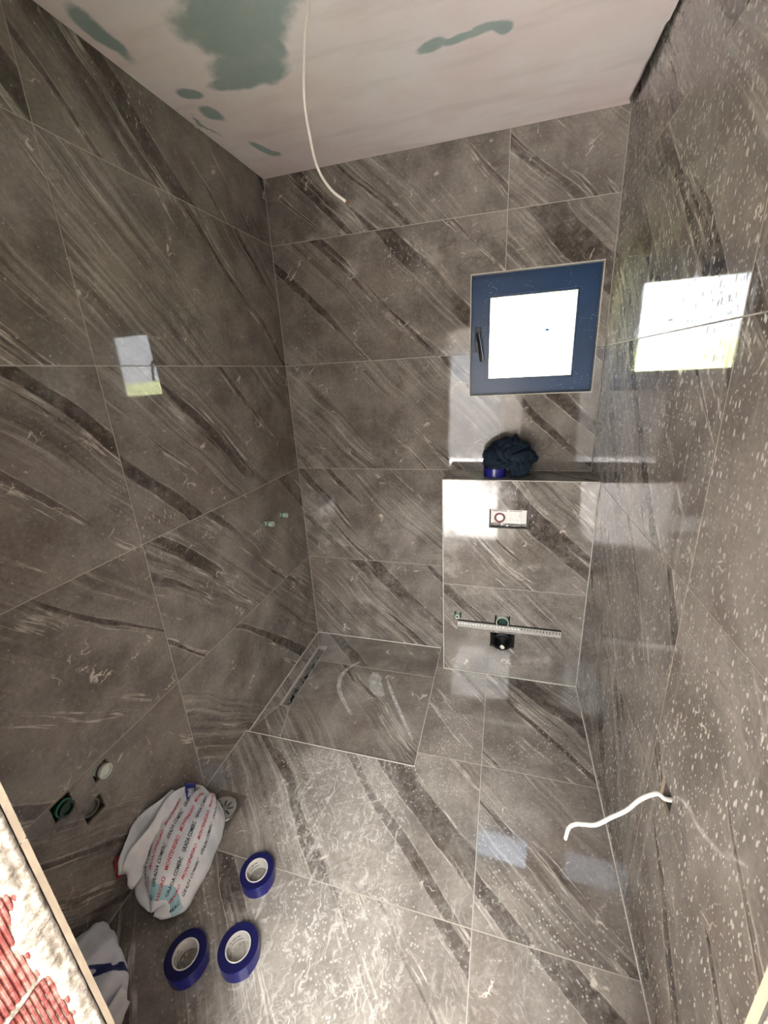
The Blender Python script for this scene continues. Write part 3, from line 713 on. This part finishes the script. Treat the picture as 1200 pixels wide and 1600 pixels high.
# perforated metal strip across the box
sroot = root('metal_strip', (1.008, YB, 0.330), 'perforated silver metal strip fixed level across the boxed-in wall', 'metal strip')
L_ = 0.548
def perf():
    bm = bmesh.new(); n = 34; p = L_/n; y = -0.010
    zc, hz = 0.006, 0.0055
    for k in range(n):
        x0, x1 = k*p, (k+1)*p; a, b = x0+p*0.28, x1-p*0.28
        q = lambda xx, zz: bm.verts.new((xx, y, zz))
        O = [q(x0, -0.018), q(x1, -0.018), q(x1, 0.018), q(x0, 0.018)]; I = [q(a, zc-hz), q(b, zc-hz), q(b, zc+hz), q(a, zc+hz)]
        for i in range(4): bm.faces.new((O[i], O[(i+1) % 4], I[(i+1) % 4], I[i]))
    bmesh.ops.remove_doubles(bm, verts=bm.verts, dist=1e-5)
    r = bmesh.ops.extrude_face_region(bm, geom=bm.faces[:]); bmesh.ops.translate(bm, verts=[g for g in r['geom'] if isinstance(g, bmesh.types.BMVert)], vec=(0, 0.0015, 0))
    return from_bm('strip', bm)
link('strip', perf(), simple('galvanised', (188, 186, 180), 0.45, metal=0.5, var=0.2, scale=60), sroot)
bm = bmesh.new(); bm_box(bm, (0, -0.0085, 0.0182), (L_, -0.0003, 0.0235)); bm_box(bm, (0, -0.0083, -0.0182), (L_, -0.0003, -0.0155))
link('flange', from_bm('flange', bm), simple('dark_flange', (52, 50, 47), 0.5, metal=0.6), sroot)
bm = bmesh.new()
for k in range(21):
    x = (k+0.5)*L_/34; q = bmesh.ops.create_icosphere(bm, subdivisions=2, radius=0.0062)['verts']
    for v in q: v.co = Vector((v.co.x+x, v.co.y*0.6-0.010, v.co.z+0.006))
link('plaster_plugs', from_bm('plaster_plugs', bm, True), M_WHITEP, sroot, kind='stuff')

# ------------------------------------------------------------------ flush service opening
fr_ = root('flush_valve_box', (XFL[0], YB, XFL[2]), 'white and chrome flush valve box with a dark red ring, set in the cistern wall', 'flush box')
FW, FH = XFL[1]-XFL[0], XFL[3]-XFL[2]
bm = bmesh.new(); bm_box(bm, (0.001, 0.0065, 0.001), (FW-0.001, 0.0600, 0.004)); bm_box(bm, (0.001, 0.0065, FH-0.004), (FW-0.001, 0.0600, FH-0.001)); bm_box(bm, (0.001, 0.0065, 0.0041), (0.004, 0.0600, FH-0.0041)); bm_box(bm, (FW-0.007, 0.0065, 0.0041), (FW-0.001, 0.0600, FH-0.0041))
bm_box(bm, (0.0042, 0.050, 0.0042), (FW-0.0072, 0.0598, FH-0.0042))
link('housing', from_bm('housing', bm), M_BLACK, fr_)  # black colour also stands in for the shadow in the gap below the lip
link('back_plate', box_me('back_plate', (0.008, 0.010, 0.022), (FW-0.0095, 0.020, FH-0.0045), 0.002, 2), M_WHITEP, fr_)
for k, (a, b) in enumerate([(0.018, 0.086), (0.098, 0.158)]):
    link('cap', box_me('cap', (a, 0.001, 0.026), (b, 0.0098, FH-0.010), 0.0025, 2), M_WHITEP, fr_)
link('ring', lathe('ring', [(0.0175, 0.0012), (0.027, 0.0012), (0.027, 0.0022), (0.0255, 0.0034), (0.019, 0.0034), (0.0175, 0.0022), (0.0175, 0.0012)], 40, '-y', origin=(0.052, 0.0015, 0.057)), simple('dark_red_plastic', (96, 22, 38), 0.4), fr_, label='dark red ring')
link('tab', box_me('tab', (0.020, 0.0002, 0.0275), (0.060, 0.0009, 0.031)), simple('faded_red_plastic', (176, 96, 112), 0.4), fr_, label='faded red tab')
for (x, z) in [(0.052, 0.057), (0.120, 0.056), (0.147, 0.066), (0.140, 0.044), (0.0915, 0.036)]:
    link('screw', lathe('screw', [(0, 0.0002), (0.0028, 0.0002), (0.0028, 0.0012), (0, 0.0014)], 12, '-y', origin=(x, 0.001 if abs(x-.0915) > .001 else .0095, z)), M_STEEL, fr_)
bm = bmesh.new()
for k in range(40):
    pass
vs, fs = [], []
nn = 40
for j in range(5):
    for i in range(nn+1):
        x = 0.006+(FW-0.015)*i/nn; t = j/4
        vs.append((x, 0.0005+0.010*t+0.002*noise.noise(Vector((x*60, t*3, 1))), 0.0125+0.013*t+0.003*noise.noise(Vector((x*90, t*2, 4)))))
for j in range(4):
    for i in range(nn): a = j*(nn+1)+i; fs.append((a, a+1, a+nn+2, a+nn+1))
bm.free()
link('foil_lip', mesh('foil_lip', vs, fs, True), M_STEEL, fr_, label='crumpled chrome lip')

# ------------------------------------------------------------------ floor drains
dr = root('floor_drain', ((DRH[0]+DRH[1])/2, (DRH[2]+DRH[3])/2, 0), 'round stainless drain grate in a square cut beside the plastic bag', 'floor drain')
def slab_with_disc():
    hx, hy_ = (DRH[1]-DRH[0])/2-0.001, (DRH[3]-DRH[2])/2-0.001
    n = 48; vs, fs = [], []
    for i in range(n):
        a = 2*math.pi*i/n; c, s = math.cos(a), math.sin(a); k = min(hx/abs(c) if abs(c) > 1e-6 else 9, hy_/abs(s) if abs(s) > 1e-6 else 9)
        vs += [(c*k, s*k, -0.001), (c*0.060, s*0.060, -0.0012), (c*0.057, s*0.057, -0.006)]
    for i in range(n):
        a, b = i*3, ((i+1) % n)*3
        fs += [(a, b, b+1, a+1), (a+1, b+1, b+2, a+2)]
    bm = bmesh.new(); me = mesh('surround', vs, fs); bm.from_mesh(me); bpy.data.meshes.remove(me); return from_bm('surround', bm)
link('surround', slab_with_disc(), M_STONE_FLOOR if False else simple('drain_mortar', (92, 85, 74), 0.6, bump=0.001), dr)
link('rim', lathe('rim', [(0.0565, -0.012), (0.0590, -0.0015), (0.0575, 0.0002), (0.0520, -0.0006), (0.0500, -0.0040), (0.0500, -0.012)], 48), M_STEEL, dr)
def grate():
    n = 8; rad = [(0.012, 0.0), (0.033, 0.0)]
    bm = bmesh.new(); R = 0.0498; z = -0.0035
    # disc built as rings with 8 petal slots left open
    N_ = 96; rs = [0.0, 0.006, 0.010, 0.014, 0.018, 0.022, 0.026, 0.030, 0.034, 0.038, 0.043, R]
    V = [[bm.verts.new((r*math.cos(2*math.pi*i/N_), r*math.sin(2*math.pi*i/N_), z-0.004*(1-(r/R)**2)*0)) for i in range(N_)] for r in rs[1:]]
    c = bm.verts.new((0, 0, z))
    for i in range(N_): bm.faces.new((c, V[0][i], V[0][(i+1) % N_]))
    for k in range(len(rs)-2):
        rm = (rs[k+1]+rs[k+2])/2
        for i in range(N_):
            ph = ((i+0.5) % 12)/12-0.5; w_ = 0.0042*math.sin(math.pi*max(0, min(1, (rm-0.009)/0.031)))**0.6 if 0.009 < rm < 0.040 else 0
            if abs(ph)*2*math.pi*rm/8 < w_: continue
            bm.faces.new((V[k][i], V[k+1][i], V[k+1][(i+1) % N_], V[k][(i+1) % N_]))
    r = bmesh.ops.extrude_face_region(bm, geom=bm.faces[:]); bmesh.ops.translate(bm, verts=[g for g in r['geom'] if isinstance(g, bmesh.types.BMVert)], vec=(0, 0, -0.0025))
    return from_bm('grate', bm)
link('grate', grate(), simple('worn_steel', (170, 168, 160), 0.5, metal=0.5, var=0.25, scale=90), dr)
link('cup', lathe('cup', [(0.0, -0.05), (0.0495, -0.05), (0.0495, -0.0125)], 32), M_BLACK, dr)
# linear shower channel, still full of mortar crumbs
ch = root('shower_channel', (DX0, DY0, zs), 'long slot shower drain along the left wall, full of mortar crumbs', 'shower drain')
cw_, cl_ = DX1-DX0, DY1-DY0
bm = bmesh.new(); bm_box(bm, (0.001, 0.001, -0.0428), (0.013, cl_-0.001, 0.0012)); bm_box(bm, (cw_-0.0035, 0.001, -0.0428), (cw_-0.001, cl_-0.001, 0.0008)); bm_box(bm, (0.0132, 0.001, -0.0428), (cw_-0.0037, 0.004, 0.0008)); bm_box(bm, (0.0132, cl_-0.022, -0.0428), (cw_-0.0037, cl_-0.001, 0.0014))
link('tray', from_bm('tray', bm), simple('mortared_steel', (164, 160, 152), 0.7, metal=0.0, var=0.2, scale=60, bump=0.001), ch)
link('sump', box_me('sump', (0.001, 0.001, -0.046), (cw_-0.001, cl_-0.001, -0.043)), M_BLACK, ch)
bm = bmesh.new(); rg = random.Random(4)
for k in range(120):
    s_ = rg.uniform(0.004, 0.012); x = rg.uniform(0.020, cw_-0.010); y = rg.uniform(0.010, cl_-0.030)
    z = rg.uniform(-0.036, -0.004)+(0.010 if 0.22 < y < 0.34 else 0)
    q = bmesh.ops.create_icosphere(bm, subdivisions=1, radius=s_)['verts']
    for v in q:
        v.co *= 1+0.5*noise.noise(v.co*200+Vector((k, 0, 0))); v.co.z *= 0.6; v.co += Vector((x, y, z))
        v.co.z = min(v.co.z, 0.0); v.co.x = max(0.0135, min(cw_-0.004, v.co.x))
link('mortar_crumbs', from_bm('mortar_crumbs', bm), simple('grey_crumbs', (112, 107, 100), 0.9, var=0.35, scale=50), ch, kind='stuff')

# ------------------------------------------------------------------ cables
cb = root('wall_cable', (W, -1.317, 0.628), 'white cable curling out of the square hole in the right wall', 'cable')
cp = [(W+0.05, -1.330, 0.635), (W-0.005, -1.334, 0.630), (1.634, -1.326, 0.633), (1.604, -1.318, 0.592), (1.578, -1.314, 0.537), (1.546, -1.312, 0.496), (1.512, -1.310, 0.452), (1.482, -1.306, 0.437), (1.462, -1.304, 0.428), (1.446, -1.302, 0.404), (1.4405, -1.300, 0.352)]
cp = [Vector(p)-Vector(cb.location) for p in cp]
link('sheath', tube('sheath', cp, 0.0056, 12, 8), M_CABLE, cb)
link('core', tube('core', [cp[-1]+Vector((0, 0, 0.002)), cp[-1]+Vector((-0.001, 0, -0.004)), cp[-1]+Vector((-0.002, 0, -0.008))], 0.0022, 8, 3), M_COPPER, cb)
cl = root('ceiling_cable', (0.70, -1.28, H), 'white lighting cable hanging down from the unfinished ceiling', 'cable')
cq = [(0.70, -1.28, 2.672), (0.715, -1.24, 2.62), (0.745, -1.16, 2.535), (0.757, -1.10, 2.506), (0.748, -1.11, 2.440), (0.7335, -1.11, 2.345), (0.737, -1.11, 2.270), (0.750, -1.11, 2.198), (0.779, -1.11, 2.148), (0.818, -1.11, 2.114)]
cq = [Vector(p)-Vector(cl.location) for p in cq]
link('sheath', tube('sheath', cq, 0.0032, 12, 8), M_CABLE, cl)
link('core', tube('core', [cq[-1], cq[-1]+Vector((0.004, 0, -0.003)), cq[-1]+Vector((0.007, 0, -0.004))], 0.0016, 8, 3), M_COPPER, cl)

# ------------------------------------------------------------------ masking tape rolls
mt = N('blue_tape', 0.28, 0.5); P = mt.obj()
mt.set(Base_Color=mt.mix(mt.noise(P, 40, 3), lin(16, 18, 88), lin(26, 30, 116))); M_TAPE = mt.m
mts = N('blue_tape_side', 0.45, 0.4); P = mts.obj(); x, y, z = mts.sep(P)[:3]
rr2 = mts.math('SQRT', mts.add(mts.mul(x, x), mts.mul(y, y)))
mts.set(Base_Color=mts.mix(mts.math('FRACT', mts.mul(rr2, 900.0)), lin(10, 12, 58), lin(18, 20, 78))); M_TAPES = mts.m
def tape(loc, rot, R, r, h, label, sticker=False):
    t = root('tape_roll', loc, label, 'tape', 'blue tape rolls')
    t.rotation_euler = (0, 0, rot)
    me = lathe('tape', [(r, 0.0), (R-0.001, 0.0), (R, 0.001), (R, h-0.001), (R-0.001, h), (r, h), (r, 0.0)], 64)
    for p in me.polygons:
        if abs(p.normal.z) > 0.9: p.material_index = 1
    link('tape', me, [M_TAPE, M_TAPES], t)
    link('core', lathe('core', [(r-0.0004, -0.0+0.0003), (r-0.0004, h+0.0008), (r-0.0035, h+0.0008), (r-0.0035, 0.0003), (r-0.0004, 0.0003)], 48), simple('card_core', (206, 203, 196), 0.6, var=0.05), t)
    # printed black marks round the inside of the core
    bm = bmesh.new()
    for (z0, z1, a0, a1) in [(h*0.30, h*0.36, 0, 60), (h*0.60, h*0.68, 10, 26), (h*0.60, h*0.68, 30, 52), (h*0.60, h*0.68, 58, 66), (h*0.30, h*0.36, 72, 120), (h*.6, h*.68, 80, 118), (h*.6, h*.68, 160, 200), (h*.3, h*.36, 150, 215)]:
        k = 8; q = r-0.0039
        for i in range(k):
            A, B = math.radians(a0+(a1-a0)*i/k+95), math.radians(a0+(a1-a0)*(i+1)/k+95)
            bm.faces.new([bm.verts.new((q*math.cos(a), q*math.sin(a), zz)) for a, zz in ((A, z0), (B, z0), (B, z1), (A, z1))])
    link('core_print', from_bm('core_print', bm), M_BLACK, t)
    # loose end of the tape
    bm = bmesh.new(); k = 5
    pr = [(R+0.0004+0.0022*(i/k)**2, math.radians(-60+16*i/k)) for i in range(k+1)]
    for i in range(k):
        (q0, A), (q1, B) = pr[i], pr[i+1]
        bm.faces.new([bm.verts.new((q*math.cos(a), q*math.sin(a), zz)) for q, a, zz in ((q0, A, 0.0008), (q1, B, 0.0008), (q1, B, h-0.0008), (q0, A, h-0.0008))])
    link('loose_end', from_bm('loose_end', bm), M_TAPE, t)
    if sticker:
        bm = bmesh.new(); k = 6; q = r-0.0043
        for i in range(k):
            A, B = math.radians(5+34*i/k), math.radians(5+34*(i+1)/k)
            bm.faces.new([bm.verts.new((q*math.cos(a), q*math.sin(a), zz)) for a, zz in ((A, h*0.2), (B, h*0.2), (B, h*0.85), (A, h*0.85))])
        link('core_sticker', from_bm('core_sticker', bm), simple('brown_sticker', (128, 112, 104), 0.6, var=0.3, scale=200), t, label='brown paper sticker')
    return t
tape((0.428, -1.4535, 0.001), 0.3, 0.0590, 0.0385, 0.048, 'roll of blue tape lying on the floor nearest the drain grate')
tape((0.337, -1.7045, 0.001), 1.1, 0.0610, 0.0385, 0.048, 'roll of blue tape on the floor nearest the doorway jamb')
tape((0.486, -1.650, 0.001), 0.2, 0.0610, 0.0385, 0.048, 'roll of blue tape with a brown sticker inside its core', True)
tape((1.184, -0.122, ZB+0.0006), 0.0, 0.0560, 0.0385, 0.048, 'roll of blue tape under the dark cloth on the cistern ledge')

# ------------------------------------------------------------------ dark cloth on the ledge
def cloth():
    r = root('cloth', (1.252, -0.105, ZB), 'crumpled dark navy cloth heaped on the cistern ledge below the window', 'cloth')
    bm = bmesh.new(); bmesh.ops.create_icosphere(bm, subdivisions=6, radius=1.0)
    for v in bm.verts:
        d = v.co.normalized(); c, s = d.x, d.z
        rx = 0.126*(1-0.08*d.z); rz = 0.102; ry = 0.090
        p = Vector((d.x*rx, d.y*ry, d.z*rz))
        w_ = noise.fractal(d*1.2+Vector((4, 1, 7)), 1.0, 2.0, 2)
        px_, pz_ = d.x-0.08, d.z-0.05; ang = math.atan2(pz_, px_); rad = math.hypot(px_, pz_)
        sw = ang+rad*1.1+0.8*noise.noise(d*1.6)
        v1 = (1-abs(math.sin(sw*2.5+1.0*w_)))**3; v2 = (1-abs(math.sin(sw*5.0+rad*4+1.5*w_+1.0)))**4
        cr_ = (1-min(1, abs(noise.noise(d*1.9+Vector((w_, 0, 2))))*3.2))**2
        amp = min(1, rad*2.0)
        k = 1.06+0.12*w_-(0.20*v1+0.10*v2)*amp-0.13*cr_-0.16*math.exp(-rad*rad*30)*(1 if d.y < 0 else 0)
        p *= k
        if d.z > 0.75 and 0.1 < d.x < 0.35: p.z += 0.020*(1-abs(d.x-0.22)/0.13)
        p.z += 0.088
        if p.x < 0.006:        # rides over the roll on the left
            lim = 0.0545
            if p.z < lim: p.z = lim+(p.z-lim)*0.04
        if p.z < 0.0015: p.z = 0.0015+0.001*abs(w_)
        p.y = min(p.y, 0.098); v.co = p
    m = N('navy_fabric', 0.92, 0.15); P = m.obj()
    m.set(Base_Color=m.mix(m.noise(P, 14, 4), lin(20, 31, 42), lin(31, 44, 56)))
    link('fabric', from_bm('fabric', bm, True), m.m, r)
cloth()

# ------------------------------------------------------------------ printed plastic bag
M_BAG = N('white_bag_film', 0.32, 0.5); P = M_BAG.obj()
x, y, z = M_BAG.sep(P)[:3]
M_BAG.set(Base_Color=M_BAG.mix(M_BAG.step(M_BAG.noise(P, 9, 4), 0.35, 0.7), lin(188, 192, 196), lin(220, 220, 220)), Normal=M_BAG.bump(M_BAG.noise(P, 28, 5, 0.6), 0.004)); M_BAG.b.inputs['Subsurface Weight'].default_value = 0.0
M_BAG = M_BAG.m
M_TEAL = simple('teal_through_film', (150, 190, 198), 0.4, var=0.15, scale=20)
def bag():
    B0 = Vector((0.150, -1.460, 0.0))
    r = root('plastic_bag', B0, 'full white plastic shopping bag with red and black lettering, on floor by the left wall', 'bag')
    # cross-section through the middle of the bag (x, z), from the foot at the wall over the top to the outer foot
    sec = catmull([(-0.105, 0, 0.004), (-0.128, 0, 0.085), (-0.118, 0, 0.165), (-0.070, 0, 0.186), (-0.005, 0, 0.160), (0.058, 0, 0.118), (0.104, 0, 0.066), (0.112, 0, 0.022), (0.080, 0, 0.003), (0.0, 0, 0.001), (-0.07, 0, 0.001)], 8)
    ns = len(sec); LY = 0.185
    cen = Vector((-0.01, 0, 0.065))
    def S(a, k):
        """a in -1..1 along y, k index along section (float)"""
        i = int(k) % ns; f = k-int(k); p = sec[i].lerp(sec[(i+1) % ns], f)
        ta = max(0.0, 1-abs(a)**3.2)**(1/2.4)
        sh = 1-0.05*a if a > 0 else 1
        q = cen+(p-cen)*(0.10+0.90*ta)*sh
        q.z *= (1.0-0.20*max(0, -a)**2)
        yy = a*LY+0.010*math.sin(k*0.35)
        P = Vector(((q.x if q.x < 0 else q.x*(0.86-0.10*max(0, a)))-0.010-0.034*a, yy, q.z))
        n_ = noise.fractal(Vector((P.x*9, P.y*9, P.z*9)), 1.0, 2.0, 4)
        rg_ = 1-abs(noise.noise(Vector((P.x*14, P.y*8, P.z*14+3))))*2
        d = (P-Vector((0, P.y, 0.07))); 
        if d.length > 1e-4: P = P+d.normalized()*(0.010*n_+0.004*rg_)
        P.z = max(P.z, 0.0008); P.x = max(P.x, -0.146)
        return P
    na = 72; vs, fs = [], []
    for i in range(na+1):
        a = -1+2*i/na
        for k in range(ns): vs.append(S(a, k))
    for i in range(na):
        for k in range(ns): fs.append((i*ns+k, i*ns+(k+1) % ns, (i+1)*ns+(k+1) % ns, (i+1)*ns+k))
    vs += [sum((vs[k] for k in range(ns)), Vector())/ns, sum((vs[na*ns+k] for k in range(ns)), Vector())/ns]
    for k in range(ns): fs.append((len(vs)-2, (k+1) % ns, k)); fs.append((len(vs)-1, na*ns+k, na*ns+(k+1) % ns))
    mi = [0]*len(fs)
    for q in range(na*ns):
        i, k = divmod(q, ns)
        if 3 <= i < 9 and 28 < k < 50: mi[q] = 1
    bm = bmesh.new(); me = mesh('body', vs, fs, True, mi); bm.from_mesh(me); bpy.data.meshes.remove(me)
    me = from_bm('body', bm, True); link('body', me, [M_BAG, M_TEAL], r)
    # lettering wrapped onto the film
    inkb = simple('black_ink', (26, 26, 34), 0.5, var=0.2); inkr = simple('red_ink', (196, 52, 66), 0.5, var=0.1)
    lines = [(22.5, 0, -0.35), (26.0, 1, -0.10), (29.6, 0, -0.20), (33.2, 1, 0.02), (37.0, 0, -0.28), (41.0, 1, 0.0), (45.0, 0, -0.1)]
    words = ['GRADA COMERC', 'MONTENEGRO']
    cache = {}
    for w_ in words:
        cu = bpy.data.curves.new('t', 'FONT'); cu.body = w_; cu.resolution_u = 2; cu.size = 1.0; cu.offset = 0.022
        to = bpy.data.objects.new('t', cu); COL.objects.link(to); bpy.context.view_layer.update()
        dg = bpy.context.evaluated_depsgraph_get(); tm = bpy.data.meshes.new_from_object(to.evaluated_get(dg))
        xs = [v.co.x for v in tm.vertices]; x0, x1 = min(xs), max(xs)
        tb = bmesh.new(); tb.from_mesh(tm)
        for g in range(1, 26):
            xc = x0+(x1-x0)*g/26; bmesh.ops.bisect_plane(tb, geom=tb.verts[:]+tb.edges[:]+tb.faces[:], plane_co=(xc, 0, 0), plane_no=(1, 0, 0))
        tb.verts.ensure_lookup_table(); tb.verts.index_update()
        cache[w_] = ([((v.co.x-x0)/(x1-x0), v.co.y) for v in tb.verts], [tuple(v.index for v in f.verts) for f in tb.faces]); tb.free()
        bpy.data.objects.remove(to); bpy.data.curves.remove(cu)
    step = 0.60; wl2 = 0.52 
    for (k0, c_, off) in lines:
        vv, ff = [], []
        V_, Fc = cache[words[c_]]
        for rep in range(-3, 4):
            a0 = off+rep*step
            if a0 > 0.93 or a0+wl2 < -0.93: continue
            base = len(vv); ok = []
            for (tx, ty) in V_:
                a = a0+tx*wl2; kk = k0-ty*2.0-2.0*a
                ok.append(abs(a) < 0.92 and 1 < kk < ns-3)
                a = max(-0.97, min(0.97, a)); kk = max(1, min(ns-3, kk))
                p = S(a, kk); pa_ = S(min(a+0.02, 0.99), kk)-S(max(a-0.02, -0.99), kk); pk = S(a, kk+0.5)-S(a, kk-0.5)
                n_ = pa_.cross(pk)
                if n_.length > 0: n_.normalize()
                if n_.dot(p-Vector((0, p.y, 0.05))) < 0: n_ = -n_
                vv.append(p+n_*0.0011)
            ff += [tuple(base+i for i in f) for f in Fc if all(ok[i] for i in f)]
        me = mesh('lettering', vv, ff); link('lettering', me, inkr if c_ else inkb, r, label='red lettering' if c_ else 'black lettering')
    # open mouth: two crumpled flaps standing up by the wall
    def flap(y0, y1, x0, x1, h0, h1, seed, mat=None, name='flap'):
        vs, fs = [], []; n1, n2 = 30, 16
        for i in range(n1+1):
            s_ = i/n1
            for j in range(n2+1):
                t = j/n2; yy = y0+(y1-y0)*s_; hh = h0+(h1-h0)*s_
                w_ = math.sin(math.pi*min(1, max(0, s_)))**0.5
                P = Vector((x0+(x1-x0)*t+0.012*math.sin(s_*9+seed)*t, yy+0.01*math.sin(t*5+seed), 0.135+(hh-0.135)*t*(0.35+0.65*w_)))
                P += Vector((0.008, 0.006, 0.006))*noise.fractal(P*16+Vector((seed, 0, 0)), 1, 2, 4)
                P.x = max(P.x, -0.146); vs.append(P)
        for i in range(n1):
            for j in range(n2): a = i*(n2+1)+j; fs.append((a, a+1, a+n2+2, a+n2+1))
        me = mesh(name, vs, fs, True); o = link(name, me, mat or M_BAG, r)
        md = o.modifiers.new('thick', 'SOLIDIFY'); md.thickness = 0.0008
    flap(-0.165, 0.115, -0.100, -0.135, 0.245, 0.235, 1.0)
    flap(-0.175, 0.130, -0.055, -0.105, 0.215, 0.225, 4.0)
    flap(-0.168, -0.125, -0.118, -0.138, 0.215, 0.185, 2.0, simple('red_film', (150, 40, 48), 0.4, var=.3), 'red_flap')
    flap(0.105, 0.150, -0.100, -0.070, 0.225, 0.215, 7.0, simple('navy_film', (34, 42, 130), 0.35, var=.5, scale=120), 'navy_flap')
bag()

def bag2():
    B0 = Vector((0.140, -1.872, 0.0))
    r = root('plastic_sack', B0, 'crumpled white sack with a navy band, half hidden behind the doorway jamb', 'bag')
    vs, fs, mi = [], [], []; na, nb = 64, 48
    for i in range(na+1):
        a = -1+2*i/na
        for k in range(nb):
            b = 2*math.pi*k/nb
            ta = max(0, 1-abs(a)**4)**0.5
            c, s = math.cos(b), math.sin(b)
            rx = 0.082*(0.25+0.75*ta); rz = 0.075*ta+0.006
            P = Vector((math.copysign(abs(c)**0.8, c)*rx, math.copysign(abs(s)**0.8, s)*rz+0.082, a*0.150))
            P = Vector((a*0.115, P.x*1.4, P.z if False else P.y))
            P.y += -0.05*a; 
            w_ = noise.fractal(P*11+Vector((2, 7, 1)), 1, 2, 4); rd = 1-2*abs(noise.noise(P*13+Vector((5, 5, 5))))
            P *= 1+0.10*w_+0.06*rd; P.z = max(P.z, 0.001)
            P.x = max(P.x, -0.132)
            vs.append(P)
    for i in range(na):
        for k in range(nb):
            fs.append((i*nb+k, i*nb+(k+1) % nb, (i+1)*nb+(k+1) % nb, (i+1)*nb+k))
            P = vs[i*nb+k]; mi.append(0)
    fs.append(tuple(range(nb))); fs.append(tuple(range(na*nb, na*nb+nb))[::-1]); mi += [0, 0]
    bm = bmesh.new(); me = mesh('body', vs, fs, True, mi); bm.from_mesh(me); bpy.data.meshes.remove(me)
    m = N('navy_banded_film', 0.4, 0.4); x, y, z = m.sep(m.obj())[:3]
    q = m.add(y, m.add(m.mul(x, -0.87), m.mul(m.math('SUBTRACT', m.noise(m.obj(), 20, 3), 0.5), 0.02)))
    band = m.mul(m.step(q, -0.006, -0.002), m.step(q, 0.034, 0.030))
    vv = m.voro(m.comb(x, q, z), 38.0); bits = m.mul(m.step(vv[0], 0.5, 0.44), m.step(m.sep(vv[1])[0], 0.55, 0.57))
    col = m.mix(m.noise(m.obj(), 12, 4), lin(190, 194, 205), lin(228, 229, 232))
    m.set(Base_Color=m.mix(m.mul(band, m.math('SUBTRACT', 1.0, m.mul(bits, 0.85))), col, lin(28, 32, 92)))
    link('body', from_bm('body', bm, True), m.m, r)
    vs, fs = [], []
    for i in range(17):
        for j in range(9):
            s_, t = i/16, j/8
            P = Vector((0.112+0.022*t, 0.03-0.12*s_, 0.135-0.10*t*s_-0.05*t)); P += Vector((0.01, 0.01, 0.01))*noise.fractal(P*20, 1, 2, 3); P.z = max(P.z, .002); vs.append(P)
    for i in range(16):
        for j in range(8): a = i*9+j; fs.append((a, a+1, a+10, a+9))
    o = link('flap', mesh('flap', vs, fs, True), simple('white_film', (216, 217, 220), 0.4, var=.1, scale=20), r); md = o.modifiers.new('t', 'SOLIDIFY'); md.thickness = 0.0012
bag2()

# ------------------------------------------------------------------ dried grout smears in the shower
msm = N('dried_grout', 0.8, 0.2); Pm = msm.pos()
trs = msm.n.new('ShaderNodeBsdfTransparent'); mxs = msm.n.new('ShaderNodeMixShader')
msm.b.inputs['Base Color'].default_value = lin(225, 224, 218)
msm.put(mxs.inputs[0], msm.mul(msm.add(0.25, msm.step(msm.noise(Pm, 34, 6, 0.7), 0.2, 0.8)), 0.40)); msm.l.new(trs.outputs[0], mxs.inputs[1]); msm.l.new(msm.b.outputs[0], mxs.inputs[2]); msm.l.new(mxs.outputs[0], msm.o.inputs['Surface'])
def smear(pts, w, z, seed):
    C = catmull([(p[0], p[1], z+0.0006) for p in pts], 10); vs, fs = [], []
    for i, p in enumerate(C):
        d = (C[min(i+1, len(C)-1)]-C[max(i-1, 0)]).normalized(); s_ = Vector((-d.y, d.x, 0))
        e = math.sin(math.pi*min(1, max(0.04, i/(len(C)-1))))**0.4; ww = w*e*(1+0.4*noise.noise(Vector((i*0.4, seed, 0))))
        for t in (-1, -0.5, 0, 0.5, 1): vs.append(p+s_*ww*t+Vector((0, 0, 0.0006*(1-t*t))))
    for i in range(len(C)-1):
        for j in range(4): fs.append((i*5+j, i*5+j+1, (i+1)*5+j+1, (i+1)*5+j))
    link('grout_smear', mesh('grout_smear', vs, fs, True), msm.m, fl)
smear([(0.40, -0.235), (0.345, -0.31), (0.328, -0.40), (0.36, -0.50), (0.44, -0.60), (0.495, -0.655)], 0.012, zs, 1)
smear([(0.60, -0.335), (0.65, -0.43), (0.73, -0.56), (0.80, -0.67), (0.848, -0.742)], 0.010, zs, 2)
smear([(0.52, -0.31), (0.535, -0.36), (0.57, -0.44), (0.62, -0.49)], 0.038, zs, 3)
